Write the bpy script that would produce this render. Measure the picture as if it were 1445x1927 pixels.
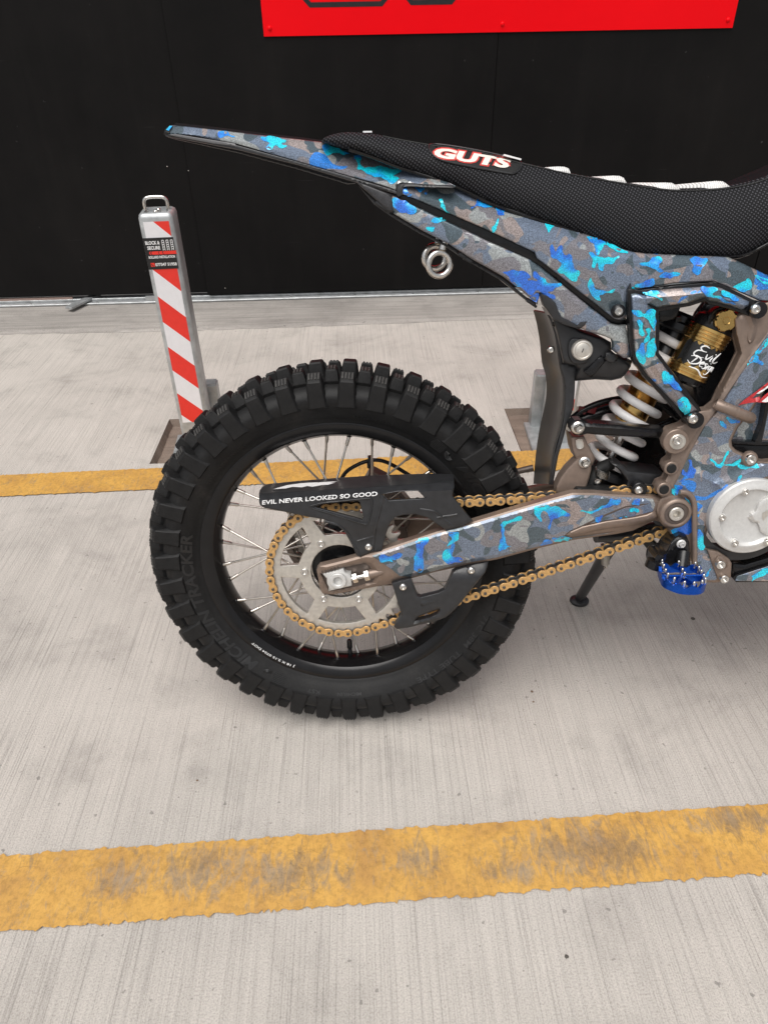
import bpy, bmesh, math, random
import numpy as np
from mathutils import Vector, Matrix
from mathutils.geometry import delaunay_2d_cdt

random.seed(7)
S = bpy.context.scene
for o in list(bpy.data.objects):
    bpy.data.objects.remove(o)
COL = S.collection
R = math.radians

# ------------------------------------------------------------------ camera
W_PX, H_PX, F_PX = 1445.0, 1927.0, 1336.0
PITCH, ROLL, YAW, CAM_H = R(35.1456), R(1.0129), R(1.7029), 1.098
fw = np.array([math.sin(YAW) * math.cos(PITCH), math.cos(YAW) * math.cos(PITCH), -math.sin(PITCH)])
r0 = np.array([math.cos(YAW), -math.sin(YAW), 0.0])
d0 = np.cross(fw, r0)
rt = math.cos(ROLL) * r0 + math.sin(ROLL) * d0
dn = -math.sin(ROLL) * r0 + math.cos(ROLL) * d0
CAMROT = np.array([rt, dn, fw])
CAMLOC = np.array([0.0, 0.0, CAM_H])
cam = bpy.data.cameras.new('camera')
co = bpy.data.objects.new('camera', cam)
COL.objects.link(co)
co.matrix_world = Matrix(((rt[0], -dn[0], -fw[0], 0), (rt[1], -dn[1], -fw[1], 0), (rt[2], -dn[2], -fw[2], CAM_H), (0, 0, 0, 1)))
cam.sensor_fit = 'VERTICAL'
cam.sensor_height = 36.0
cam.lens = F_PX / H_PX * 36.0
cam.clip_start = 0.02
cam.clip_end = 500
S.camera = co
S.render.resolution_x, S.render.resolution_y = 767, 1024

# ------------------------------------------------------------------ light: overcast day
SUN_EL, SUN_ROT = R(66), R(205)
w = bpy.data.worlds.new('World')
S.world = w
w.use_nodes = True
nt = w.node_tree
bg = nt.nodes['Background']
sky = nt.nodes.new('ShaderNodeTexSky')
sky.sky_type = 'NISHITA'
sky.sun_disc = False
sky.sun_elevation = SUN_EL
sky.sun_rotation = SUN_ROT
sky.air_density = 1.0
sky.dust_density = 4.0
hs = nt.nodes.new('ShaderNodeHueSaturation')
hs.inputs['Saturation'].default_value = 0.25
nt.links.new(sky.outputs[0], hs.inputs['Color'])
nt.links.new(hs.outputs[0], bg.inputs[0])
bg.inputs[1].default_value = 0.06
sl = bpy.data.lights.new('sun', 'SUN')
sl.energy = 1.5
sl.angle = R(55)
sl.color = (1.0, 0.97, 0.93)
so = bpy.data.objects.new('sun', sl)
COL.objects.link(so)
sd = Vector((math.sin(SUN_ROT) * math.cos(SUN_EL), math.cos(SUN_ROT) * math.cos(SUN_EL), math.sin(SUN_EL)))
so.rotation_euler = (sd).to_track_quat('Z', 'Y').to_euler()
so.location = sd * 20
S.view_settings.view_transform = 'Standard'
S.view_settings.look = 'None'
S.view_settings.gamma = 1
S.view_settings.use_curve_mapping = False
S.view_settings.exposure = 0.92

# ------------------------------------------------------------------ bike frame of reference (leaning on its side stand)
R0 = 0.335
n = np.array([.05482416, .97319118, -.22336794]); n /= np.linalg.norm(n)
YB = n
XB = np.array([n[1], -n[0], 0]); XB /= np.linalg.norm(XB)
ZB = np.cross(XB, YB)
OW = np.array([-.04286869, .97606688, .32796836])
OB = OW - R0 * ZB


def ray(px, py):
    return CAMROT.T @ np.array([(px - W_PX / 2) / F_PX, (py - H_PX / 2) / F_PX, 1.0])


def at(px, py, Y):
    """a point of the photograph at the lateral offset Y of the motorbike, in the bike's own metres"""
    v = ray(px, py)
    o = CAMLOC - OB
    t = (Y - o @ YB) / (v @ YB)
    p = o + t * v
    return Vector((p @ XB, Y, p @ ZB))


def to_bike(wp):
    p = np.asarray(wp) - OB
    return Vector((p @ XB, p @ YB, p @ ZB))


def ground_at(px, py, z=0.0):
    v = ray(px, py)
    t = (z - CAM_H) / v[2]
    return Vector(CAMLOC + t * v)


def plane_y(px, py, y):
    v = ray(px, py)
    return Vector(CAMLOC + (y / v[1]) * v)


# ------------------------------------------------------------------ materials
def mat(name):
    m = bpy.data.materials.new(name)
    m.use_nodes = True
    t = m.node_tree
    return m, t, t.nodes['Principled BSDF']


def nd(t, typ, **kw):
    x = t.nodes.new(typ)
    for k, v in kw.items():
        if k in x.inputs:
            x.inputs[k].default_value = v
        else:
            setattr(x, k, v)
    return x


def ramp(t, src, stops, interp='LINEAR'):
    r_ = t.nodes.new('ShaderNodeValToRGB')
    r_.color_ramp.interpolation = interp
    e = r_.color_ramp.elements
    while len(e) < len(stops):
        e.new(0.5)
    for i, (p, c) in enumerate(stops):
        e[i].position = p
        e[i].color = (c, c, c, 1) if not hasattr(c, '__len__') else (*c, 1)
    t.links.new(src, r_.inputs[0])
    return r_


def mix(t, fac, a, b, blend='MIX'):
    x = t.nodes.new('ShaderNodeMix')
    x.data_type = 'RGBA'
    x.blend_type = blend
    for i, v in ((0, fac), (6, a), (7, b)):
        if hasattr(v, 'is_linked') or isinstance(v, bpy.types.NodeSocket):
            t.links.new(v, x.inputs[i])
        else:
            x.inputs[i].default_value = v if not hasattr(v, '__len__') else (*v, 1)
    return x.outputs[2]


def coords(t, scale=(1, 1, 1), rot=(0, 0, 0)):
    c = t.nodes.new('ShaderNodeTexCoord')
    m = t.nodes.new('ShaderNodeMapping')
    m.inputs['Scale'].default_value = scale
    m.inputs['Rotation'].default_value = rot
    t.links.new(c.outputs['Object'], m.inputs[0])
    return m.outputs[0]


def noise(t, vec, scale, detail=3, rough=0.5, dist=0.0):
    x = nd(t, 'ShaderNodeTexNoise', Scale=scale, Detail=detail, Roughness=rough, Distortion=dist)
    t.links.new(vec, x.inputs['Vector'])
    return x.outputs['Fac']


def bump(t, b, h, strength=0.3, dist=0.002, chain=None):
    x = nd(t, 'ShaderNodeBump', Strength=strength, Distance=dist)
    t.links.new(h, x.inputs['Height'])
    if chain:
        t.links.new(chain, x.inputs['Normal'])
    t.links.new(x.outputs[0], b.inputs['Normal'])
    return x.outputs[0]


def simple(name, col, rough=0.5, metal=0.0, var=0.12, scale=60, spec=0.5, bumpy=0.0, coat=0.0, rvar=0.12):
    m, t, b = mat(name)
    v = coords(t)
    f = noise(t, v, scale, 4, 0.6)
    lo = tuple(c * (1 - var) for c in col)
    hi = tuple(min(1, c * (1 + var)) for c in col)
    rr = ramp(t, f, [(0.3, lo), (0.7, hi)])
    t.links.new(rr.outputs[0], b.inputs['Base Color'])
    r2 = ramp(t, noise(t, v, scale * 0.45, 3), [(0.3, max(0, rough - rvar * rough)), (0.7, min(1, rough + rvar * rough))])
    t.links.new(r2.outputs[0], b.inputs['Roughness'])
    b.inputs['Metallic'].default_value = metal
    b.inputs['Specular IOR Level'].default_value = spec
    b.inputs['Coat Weight'].default_value = coat
    if bumpy:
        bump(t, b, noise(t, v, scale * 6, 3), bumpy, 0.0008)
    return m


M = {}
M['plastic'] = simple('black_plastic', (.021, .0215, .0235), .36, var=.25, bumpy=.12, scale=90)
M['gloss'] = simple('black_gloss', (.009, .009, .010), .24, var=.2, spec=.35)
M['black_metal'] = simple('black_anodised_metal', (.02, .02, .022), .33, .35)
M['deep'] = simple('black_rubbery', (.012, .012, .012), .6, spec=.3)
M['bronze'] = simple('bronze_coat', (.235, .178, .145), .42, .45, var=.1, bumpy=.05, scale=120)
M['bronze_dark'] = simple('bronze_dark', (.12, .095, .082), .45, .45)
M['steel'] = simple('bright_steel', (.66, .64, .61), .26, 1.0, scale=200)
M['dull_steel'] = simple('brushed_steel', (.60, .57, .52), .42, .75, scale=120, var=.14)
M['spoke'] = simple('spoke_steel', (.62, .58, .53), .3, 1.0)
M['dark_steel'] = simple('dark_steel', (.10, .095, .09), .45, .7)
M['chain_gold'] = simple('chain_gold', (.56, .335, .13), .42, .35, scale=300, var=.2)
M['gold'] = simple('gold_anodised', (.62, .40, .14), .22, 1.0)
M['spring'] = simple('white_spring_coat', (.80, .78, .77), .33, var=.05)
M['blue'] = simple('blue_anodised', (.006, .075, .44), .27, .75, scale=150, var=.2)
M['silver'] = simple('silver_cast', (.60, .595, .58), .46, .35, scale=250, var=.06, bumpy=.05)
M['galv'] = simple('galvanised_steel', (.44, .455, .46), .42, .55, scale=35, var=.22)
M['sign_red'] = simple('red_sign_paint', (.84, .002, .007), .35, var=.03, scale=3, spec=.12)
M['white'] = simple('white_print', (.8, .8, .8), .45, var=.02)
M['red'] = simple('red_reflective', (.78, .035, .022), .35, var=.04)
M['sheetwhite'] = simple('white_reflective', (.78, .77, .79), .35, var=.03)
M['ink'] = simple('black_print', (.012, .012, .013), .4)
M['redline'] = simple('red_print', (.62, .06, .05), .5, var=.05)
M['cyan'] = None


def camo_speckle(t, v):
    f = nd(t, 'ShaderNodeTexNoise', Scale=620, Detail=2, Roughness=.6)
    t.links.new(v, f.inputs['Vector'])
    return f.outputs['Fac']


def mk_camo(name, seed, dark=1.0):
    m, t, b = mat(name)
    c = t.nodes.new('ShaderNodeTexCoord')
    mp = nd(t, 'ShaderNodeMapping')
    mp.inputs['Location'].default_value = (seed * 1.7, 0.31 * seed, seed * .9)
    mp.inputs['Scale'].default_value = (1, .25, 1.25)
    mp.inputs['Rotation'].default_value = (0, R(-22), 0)
    t.links.new(c.outputs['Object'], mp.inputs[0])
    v = mp.outputs[0]
    base = (.160, .202, .275)
    out = base
    for i, (off, col, thr, sc) in enumerate(((3.1, (.335, .280, .265), .575, 19), (9.7, (.078, .110, .132), .555, 22), (17.3, (.345, .368, .370), .600, 17), (29.9, (.215, .208, .228), .575, 25), (41.0, (.030, .230, .72), .705, 22))):
        mo = nd(t, 'ShaderNodeVectorMath', operation='ADD')
        t.links.new(v, mo.inputs[0])
        mo.inputs[1].default_value = (off, off * .7, off * 1.3)
        f = noise(t, mo.outputs[0], sc, 1.6, .42, .8)
        k = ramp(t, f, [(thr, 0.0), (thr + .006, 1.0)])
        out = mix(t, k.outputs[0], out, tuple(x * dark for x in col))
    sp = camo_speckle(t, c.outputs['Object'])
    k = ramp(t, sp, [(.36, .68), (.5, .98), (.64, 1.42)])
    out = mix(t, 1.0, out, k.outputs[0], 'MULTIPLY')
    t.links.new(out, b.inputs['Base Color'])
    b.inputs['Metallic'].default_value = .42
    b.inputs['Roughness'].default_value = .33
    b.inputs['Coat Weight'].default_value = 1.0
    b.inputs['Coat Roughness'].default_value = .2
    return m


M['camo'] = mk_camo('camouflage_wrap', 1.0)
M['camo2'] = mk_camo('camouflage_wrap_b', 4.3)
M['camo3'] = mk_camo('camouflage_wrap_c', 8.9)


def mk_splash():
    m, t, b = mat('blue_cyan_print')
    c = t.nodes.new('ShaderNodeTexCoord')
    f = noise(t, c.outputs['Object'], 26, 2, .5)
    k = ramp(t, f, [(.38, (.022, .150, .66)), (.46, (.014, .34, .86)), (.55, (.01, .66, .82))])
    sp = ramp(t, camo_speckle(t, c.outputs['Object']), [(.36, .62), (.5, 1.0), (.64, 1.3)])
    t.links.new(mix(t, 1.0, k.outputs[0], sp.outputs[0], 'MULTIPLY'), b.inputs['Base Color'])
    b.inputs['Metallic'].default_value = .25
    b.inputs['Roughness'].default_value = .33
    b.inputs['Coat Weight'].default_value = 1.0
    b.inputs['Coat Roughness'].default_value = .2
    return m


M['splash'] = mk_splash()


def mk_rubber():
    m, t, b = mat('tyre_rubber')
    c = t.nodes.new('ShaderNodeTexCoord')
    v = c.outputs['Object']
    f = noise(t, v, 14, 4, .65)
    k = ramp(t, f, [(.36, (.0068, .0068, .0072)), (.60, (.0125, .0122, .0122)), (.78, (.030, .026, .0235))])
    f2 = noise(t, v, 240, 3, .7)
    k2 = ramp(t, f2, [(.35, .72), (.65, 1.3)])
    t.links.new(mix(t, 1.0, k.outputs[0], k2.outputs[0], 'MULTIPLY'), b.inputs['Base Color'])
    b.inputs['Roughness'].default_value = .56
    b.inputs['Specular IOR Level'].default_value = .27
    bump(t, b, noise(t, v, 420, 4, .7), .25, .0009)
    return m


M['rubber'] = mk_rubber()
M['scuffed'] = simple('scuffed_rubber', (.042, .040, .038), .7, var=.5, scale=160, bumpy=.4)


def mk_seat():
    m, t, b = mat('seat_gripper')
    v = coords(t, rot=(0, R(45 + 12), 0))
    sx = nd(t, 'ShaderNodeSeparateXYZ')
    t.links.new(v, sx.inputs[0])

    def wave(s, k=2 * math.pi / .0038):
        a = nd(t, 'ShaderNodeMath', operation='MULTIPLY'); a.inputs[1].default_value = k
        t.links.new(s, a.inputs[0])
        q = nd(t, 'ShaderNodeMath', operation='SINE')
        t.links.new(a.outputs[0], q.inputs[0])
        return q.outputs[0]
    mu = nd(t, 'ShaderNodeMath', operation='ADD')
    t.links.new(wave(sx.outputs[0]), mu.inputs[0])
    t.links.new(wave(sx.outputs[2]), mu.inputs[1])
    h = ramp(t, mu.outputs[0], [(0.0, 0), (.9, 1)])
    cr = ramp(t, mu.outputs[0], [(0.1, (.009, .009, .010)), (.5, (.024, .024, .027)), (.95, (.058, .058, .064))])
    t.links.new(cr.outputs[0], b.inputs['Base Color'])
    b.inputs['Roughness'].default_value = .68
    b.inputs['Specular IOR Level'].default_value = .14
    bump(t, b, h.outputs[0], .9, .0012)
    return m


M['seat'] = mk_seat()


def mk_rib():
    m, t, b = mat('white_ribbed_grip')
    v = coords(t)
    wv = nd(t, 'ShaderNodeTexWave', Scale=110, wave_type='BANDS', bands_direction='X')
    t.links.new(v, wv.inputs[0])
    k = ramp(t, wv.outputs['Fac'], [(.1, (.55, .54, .52)), (.6, (.85, .84, .82))])
    t.links.new(k.outputs[0], b.inputs['Base Color'])
    b.inputs['Roughness'].default_value = .55
    bump(t, b, wv.outputs['Fac'], .6, .001)
    return m


M['rib'] = mk_rib()


def mk_concrete(name, broom=True, base=(.492, .456, .418), seed=0.0):
    m, t, b = mat(name)
    c = t.nodes.new('ShaderNodeTexCoord')
    v = c.outputs['Object']
    mp = nd(t, 'ShaderNodeMapping')
    mp.inputs['Location'].default_value = (seed, seed, 0)
    t.links.new(v, mp.inputs[0])
    v = mp.outputs[0]
    big = noise(t, v, 1.3, 5, .6, .4)
    med = noise(t, v, 7, 5, .65)
    fine = noise(t, v, 380, 3, .6)
    col = ramp(t, big, [(.3, tuple(x * .80 for x in base)), (.48, tuple(x * .97 for x in base)), (.7, tuple(x * 1.07 for x in base))]).outputs[0]
    mk = ramp(t, med, [(.27, .80), (.45, .97), (.6, 1.0), (.75, 1.06)])
    col = mix(t, 1.0, col, mk.outputs[0], 'MULTIPLY')
    st = nd(t, 'ShaderNodeMapping')
    st.inputs['Scale'].default_value = (420, 3.2, 1) if broom else (2.2, 55, 1)
    t.links.new(v, st.inputs[0])
    s1 = noise(t, st.outputs[0], 1.0, 2.5, .6)
    st2 = nd(t, 'ShaderNodeMapping')
    st2.inputs['Scale'].default_value = (150, 2.0, 1) if broom else (1.2, 22, 1)
    t.links.new(v, st2.inputs[0])
    s2 = noise(t, st2.outputs[0], 1.0, 2, .5)
    k1 = ramp(t, s1, [(.30, .70), (.43, .96), (.56, 1.01), (.72, 1.06)] if broom else [(.25, .72), (.55, 1.0), (.8, 1.1)])
    k2 = ramp(t, s2, [(.28, .90), (.5, 1.0), (.75, 1.03)])
    col = mix(t, 1.0, col, k1.outputs[0], 'MULTIPLY')
    col = mix(t, 1.0, col, k2.outputs[0], 'MULTIPLY')
    kf = ramp(t, fine, [(.28, .72), (.5, 1.0), (.75, 1.14)])
    col = mix(t, 1.0, col, kf.outputs[0], 'MULTIPLY')
    sp = noise(t, v, 75, 2, .4)
    ks = ramp(t, sp, [(.715, 1.0), (.745, .62)])
    stn = noise(t, v, 2.6, 6, .7, 1.5)
    kst = ramp(t, stn, [(.52, 1.0), (.68, .84)])
    col = mix(t, 1.0, col, kst.outputs[0], 'MULTIPLY')
    col = mix(t, 1.0, col, ks.outputs[0], 'MULTIPLY')
    t.links.new(col, b.inputs['Base Color'])
    b.inputs['Roughness'].default_value = .86
    b.inputs['Specular IOR Level'].default_value = .25
    mm = nd(t, 'ShaderNodeMath', operation='ADD')
    t.links.new(s1, mm.inputs[0])
    t.links.new(fine, mm.inputs[1])
    bump(t, b, mm.outputs[0], .55, .0022)
    return m


M['concrete'] = mk_concrete('broomed_concrete')
M['sill'] = mk_concrete('trowelled_concrete', False, (.36, .335, .31), 3.3)
M['pit'] = mk_concrete('brown_concrete', False, (.245, .19, .155), 6.1)


def mk_yellow():
    m, t, b = mat('worn_yellow_paint')
    c = t.nodes.new('ShaderNodeTexCoord')
    v = c.outputs['Object']
    f = noise(t, v, 9, 6, .68, .5)
    col = ramp(t, f, [(.30, (.40, .215, .062)), (.5, (.535, .295, .066)), (.72, (.62, .355, .08))]).outputs[0]
    d = noise(t, v, 3.1, 6, .62, .8)
    def patch(cx_, cy_, rx_, ry_):
        m1 = nd(t, 'ShaderNodeMapping', vector_type='POINT')
        m1.inputs['Location'].default_value = (-cx_ / rx_, -cy_ / ry_, 0)
        m1.inputs['Scale'].default_value = (1 / rx_, 1 / ry_, 0)
        t.links.new(v, m1.inputs[0])
        ln = nd(t, 'ShaderNodeVectorMath', operation='LENGTH')
        t.links.new(m1.outputs[0], ln.inputs[0])
        return ramp(t, ln.outputs['Value'], [(.0, 1.0), (.45, .6), (1.0, 0.0)]).outputs[0]
    worn = None
    for q in ((.335, .605, .16, .065), (.20, .575, .07, .03), (-.28, .60, .12, .055), (-.40, .59, .05, .045), (-.14, .585, .12, .045), (.06, .60, .06, .04), (.60, .64, .12, .03)):
        p_ = patch(*q)
        if worn is None:
            worn = p_
        else:
            ad = nd(t, 'ShaderNodeMath', operation='MAXIMUM')
            t.links.new(worn, ad.inputs[0]); t.links.new(p_, ad.inputs[1])
            worn = ad.outputs[0]
    scf = nd(t, 'ShaderNodeMapping')
    scf.inputs['Scale'].default_value = (58, 22, 1)
    scf.inputs['Rotation'].default_value = (0, 0, R(-28))
    t.links.new(v, scf.inputs[0])
    sn = noise(t, scf.outputs[0], 1.0, 9, .78, 1.2)
    am = nd(t, 'ShaderNodeMath', operation='MULTIPLY_ADD')
    t.links.new(worn, am.inputs[0]); am.inputs[1].default_value = .205
    t.links.new(sn, am.inputs[2])
    kd = ramp(t, am.outputs[0], [(.53, 0.0), (.60, .40), (.72, .80)])
    dirt = ramp(t, noise(t, v, 11, 3), [(.4, (.20, .14, .085)), (.6, (.26, .215, .165))])
    col = mix(t, kd.outputs[0], col, dirt.outputs[0])
    g = noise(t, v, 130, 4, .7)
    kg = ramp(t, g, [(.3, .72), (.55, 1.02), (.8, 1.1)])
    col = mix(t, 1.0, col, kg.outputs[0], 'MULTIPLY')
    vo = nd(t, 'ShaderNodeTexVoronoi', Scale=26, feature='DISTANCE_TO_EDGE')
    dm = nd(t, 'ShaderNodeTexNoise', Scale=20, Detail=3)
    t.links.new(v, dm.inputs[0])
    va = mix(t, .04, v, dm.outputs['Color'])
    t.links.new(va, vo.inputs['Vector'])
    kc = ramp(t, vo.outputs['Distance'], [(0.0, .62), (.018, 1.0)])
    kmask = ramp(t, d, [(.5, 0.0), (.62, 1.0)])
    col2 = mix(t, 1.0, col, kc.outputs[0], 'MULTIPLY')
    col = mix(t, kmask.outputs[0], col, col2)
    t.links.new(col, b.inputs['Base Color'])
    b.inputs['Roughness'].default_value = .62
    st = nd(t, 'ShaderNodeMapping')
    st.inputs['Scale'].default_value = (230, 3, 1)
    t.links.new(v, st.inputs[0])
    mm = nd(t, 'ShaderNodeMath', operation='ADD')
    t.links.new(noise(t, st.outputs[0], 1, 2), mm.inputs[0])
    t.links.new(g, mm.inputs[1])
    bump(t, b, mm.outputs[0], .4, .0015)
    return m


M['yellow'] = mk_yellow()


def mk_wall():
    m, t, b = mat('black_hoarding_paint')
    v = coords(t)
    f = noise(t, v, 2.2, 5, .6)
    k = ramp(t, f, [(.3, (.0042, .0040, .0042)), (.7, (.0085, .0077, .0076))])
    sp = ramp(t, noise(t, v, 55, 1, .3), [(.80, 0.0), (.83, .5)])
    col = mix(t, sp.outputs[0], k.outputs[0], (.06, .06, .06))
    sm1 = nd(t, 'ShaderNodeMapping')
    sm1.inputs['Scale'].default_value = (9, 1, .8)
    t.links.new(v, sm1.inputs[0])
    smr = ramp(t, noise(t, sm1.outputs[0], 1.0, 6, .7, .3), [(.50, 0.0), (.80, .10)])
    col = mix(t, smr.outputs[0], col, (.030, .027, .025))
    scx = nd(t, 'ShaderNodeMapping')
    scx.inputs['Scale'].default_value = (3.5, 1, 160)
    scx.inputs['Rotation'].default_value = (0, R(63), 0)
    t.links.new(v, scx.inputs[0])
    scr = ramp(t, noise(t, scx.outputs[0], 1.0, 2, .5), [(.74, 0.0), (.77, .5)])
    col = mix(t, scr.outputs[0], col, (.035, .033, .032))
    t.links.new(col, b.inputs['Base Color'])
    r_ = ramp(t, noise(t, v, 4, 4), [(.3, .42), (.7, .6)])
    t.links.new(r_.outputs[0], b.inputs['Roughness'])
    b.inputs['Specular IOR Level'].default_value = .12
    return m


M['wall'] = mk_wall()


def mk_reservoir():
    m, t, b = mat('reservoir_print')
    b.inputs['Base Color'].default_value = (.012, .012, .012, 1)
    b.inputs['Roughness'].default_value = .25
    return m


M['resprint'] = mk_reservoir()


# ------------------------------------------------------------------ object helpers
def tag(o, label=None, cat=None, group=None, kind=None):
    if label: o['label'] = label
    if cat: o['category'] = cat
    if group: o['group'] = group
    if kind: o['kind'] = kind
    return o


def empty(name, loc=(0, 0, 0)):
    o = bpy.data.objects.new(name, None)
    o.empty_display_size = .05
    o.location = loc
    COL.objects.link(o)
    return o


def link(name, me, parent=None):
    o = bpy.data.objects.new(name, me)
    COL.objects.link(o)
    if parent:
        o.parent = parent
    return o


def finish(name, bm, mats, parent=None, smooth=35, recalc=False):
    if recalc:
        bmesh.ops.recalc_face_normals(bm, faces=bm.faces[:])
    me = bpy.data.meshes.new(name)
    bm.to_mesh(me)
    bm.free()
    for m in (mats if isinstance(mats, (list, tuple)) else [mats]):
        me.materials.append(m)
    if smooth:
        me.shade_smooth()
        me.set_sharp_from_angle(angle=R(smooth))
    return link(name, me, parent)


def add_box(bm, c, s, rot=None, mi=0):
    m = Matrix.Translation(c) @ (rot.to_4x4() if rot else Matrix()) @ Matrix.Diagonal((*s, 1))
    r_ = bmesh.ops.create_cube(bm, size=1, matrix=m)
    for f in {f for v in r_['verts'] for f in v.link_faces}:
        f.material_index = mi
    return r_['verts']


def add_rev(bm, prof, axis_o, axis_d, seg=24, mi=0, closed=False, a0=0.0):
    """revolve (radius, height) pairs round an axis"""
    ax = Vector(axis_d).normalized()
    u = ax.orthogonal().normalized()
    v = ax.cross(u)
    rings = []
    for r_, h in prof:
        if r_ < 1e-7:
            rings.append([bm.verts.new(Vector(axis_o) + ax * h)])
        else:
            rings.append([bm.verts.new(Vector(axis_o) + ax * h + (u * math.cos(a0 + 2 * math.pi * i / seg) + v * math.sin(a0 + 2 * math.pi * i / seg)) * r_) for i in range(seg)])
    prs = list(zip(rings[:-1], rings[1:]))
    if closed:
        prs.append((rings[-1], rings[0]))
    for a, b in prs:
        for i in range(seg):
            j = (i + 1) % seg
            q = [a[i % len(a)], a[j % len(a)], b[j % len(b)], b[i % len(b)]]
            q = [x for k, x in enumerate(q) if x not in q[:k]]
            if len(q) > 2:
                try:
                    f = bm.faces.new(q); f.material_index = mi
                except ValueError:
                    pass


def add_tube(bm, pts, rad, seg=10, caps=True, mi=0, flat=1.0, up=None):
    pts = [Vector(p) for p in pts]
    rads = rad if hasattr(rad, '__len__') else [rad] * len(pts)
    rings = []
    prev = None
    for i, p in enumerate(pts):
        d = (pts[min(i + 1, len(pts) - 1)] - pts[max(i - 1, 0)]).normalized()
        if prev is None:
            u = (Vector(up) - d * d.dot(Vector(up))).normalized() if up else d.orthogonal().normalized()
        else:
            u = (prev - d * d.dot(prev)).normalized()
        prev = u
        v = d.cross(u)
        rings.append([bm.verts.new(p + (u * math.cos(2 * math.pi * k / seg) + v * math.sin(2 * math.pi * k / seg) * flat) * rads[i]) for k in range(seg)])
    for a, b in zip(rings[:-1], rings[1:]):
        for k in range(seg):
            f = bm.faces.new((a[k], a[(k + 1) % seg], b[(k + 1) % seg], b[k])); f.material_index = mi
    if caps:
        f = bm.faces.new(list(reversed(rings[0]))); f.material_index = mi
        f = bm.faces.new(rings[-1]); f.material_index = mi


def spline(pts, n=6, closed=False):
    P = [np.array(p, float) for p in pts]
    N = len(P)
    out = []
    rng = range(N) if closed else range(N - 1)
    for i in rng:
        p0 = P[(i - 1) % N] if closed or i > 0 else P[i] * 2 - P[i + 1]
        p1 = P[i]; p2 = P[(i + 1) % N]
        p3 = P[(i + 2) % N] if closed or i + 2 < N else P[i + 1] * 2 - P[i]
        for k in range(n):
            t_ = k / n
            out.append(.5 * ((2 * p1) + (-p0 + p2) * t_ + (2 * p0 - 5 * p1 + 4 * p2 - p3) * t_ ** 2 + (-p0 + 3 * p1 - 3 * p2 + p3) * t_ ** 3))
    if not closed:
        out.append(P[-1])
    return [tuple(p) for p in out]


def resample(poly, step, closed=True):
    P = [np.array(p, float) for p in poly]
    out = []
    N = len(P)
    for i in range(N if closed else N - 1):
        a, b = P[i], P[(i + 1) % N]
        k = max(1, int(round(np.linalg.norm(b - a) / step)))
        for j in range(k):
            out.append(a + (b - a) * j / k)
    if not closed:
        out.append(P[-1])
    return np.array(out)


def seg_dist(q, poly, closed=True):
    q = np.asarray(q, float).reshape(-1, 2)
    P = np.asarray(poly, float)
    A = P if closed else P[:-1]
    Bq = np.roll(P, -1, 0) if closed else P[1:]
    d = Bq - A
    L2 = np.maximum((d ** 2).sum(1), 1e-12)
    t_ = np.clip(((q[:, None, :] - A[None]) * d[None]).sum(2) / L2[None], 0, 1)
    c = A[None] + t_[..., None] * d[None]
    return np.sqrt(((q[:, None, :] - c) ** 2).sum(2)).min(1)


def inside(q, poly):
    q = np.asarray(q, float).reshape(-1, 2)
    P = np.asarray(poly, float)
    x, y = q[:, 0], q[:, 1]
    res = np.zeros(len(q), bool)
    j = len(P) - 1
    for i in range(len(P)):
        c = ((P[i, 1] > y) != (P[j, 1] > y)) & (x < (P[j, 0] - P[i, 0]) * (y - P[i, 1]) / (P[j, 1] - P[i, 1] + 1e-12) + P[i, 0])
        res ^= c
        j = i
    return res


class Field:
    """lateral position of a panel's skin: base plane + rounded edge + creases"""
    def __init__(s, outline, Y, rw=0, rd=0, creases=(), holes=(), linear=False, bound=None):
        s.outline = np.asarray(outline, float); s.rw = rw; s.rd = rd; s.creases = creases; s.holes = holes; s.linear = linear
        s.bound = bound
        if callable(Y):
            s.fn = Y
        elif hasattr(Y, '__len__'):
            A = np.array([[x, y, 1] for x, y, _ in Y], float)
            k = np.linalg.lstsq(A, np.array([c for _, _, c in Y]), rcond=None)[0]
            s.fn = lambda q: q @ k[:2] + k[2]
        else:
            s.fn = lambda q: np.full(len(q), float(Y))

    def __call__(s, q, edge=True):
        q = np.asarray(q, float).reshape(-1, 2)
        y = s.fn(q).astype(float)
        if edge and s.rw:
            d = seg_dist(q, s.bound, False) if s.bound is not None else seg_dist(q, s.outline)
            for h in s.holes:
                d = np.minimum(d, seg_dist(q, h))
            u = np.clip(1 - d / s.rw, 0, 1)
            y += s.rd * (u if s.linear else 1 - np.sqrt(1 - u ** 2))
        for line, hgt, wd in s.creases:
            d = seg_dist(q, line, False)
            y -= hgt * np.clip(1 - d / wd, 0, 1)
        return y


def cdt(points, loops, keep):
    vs = [Vector(p) for p in points]
    edges = []
    for lp in loops:
        edges += [(lp[i], lp[(i + 1) % len(lp)]) for i in range(len(lp))]
    v, e, f, *_ = delaunay_2d_cdt(vs, edges, [], 0, 1e-6)
    v = np.array([[p.x, p.y] for p in v])
    cen = np.array([v[list(t_)].mean(0) for t_ in f])
    ok = keep(cen)
    return v, [t_ for t_, k in zip(f, ok) if k]


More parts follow.
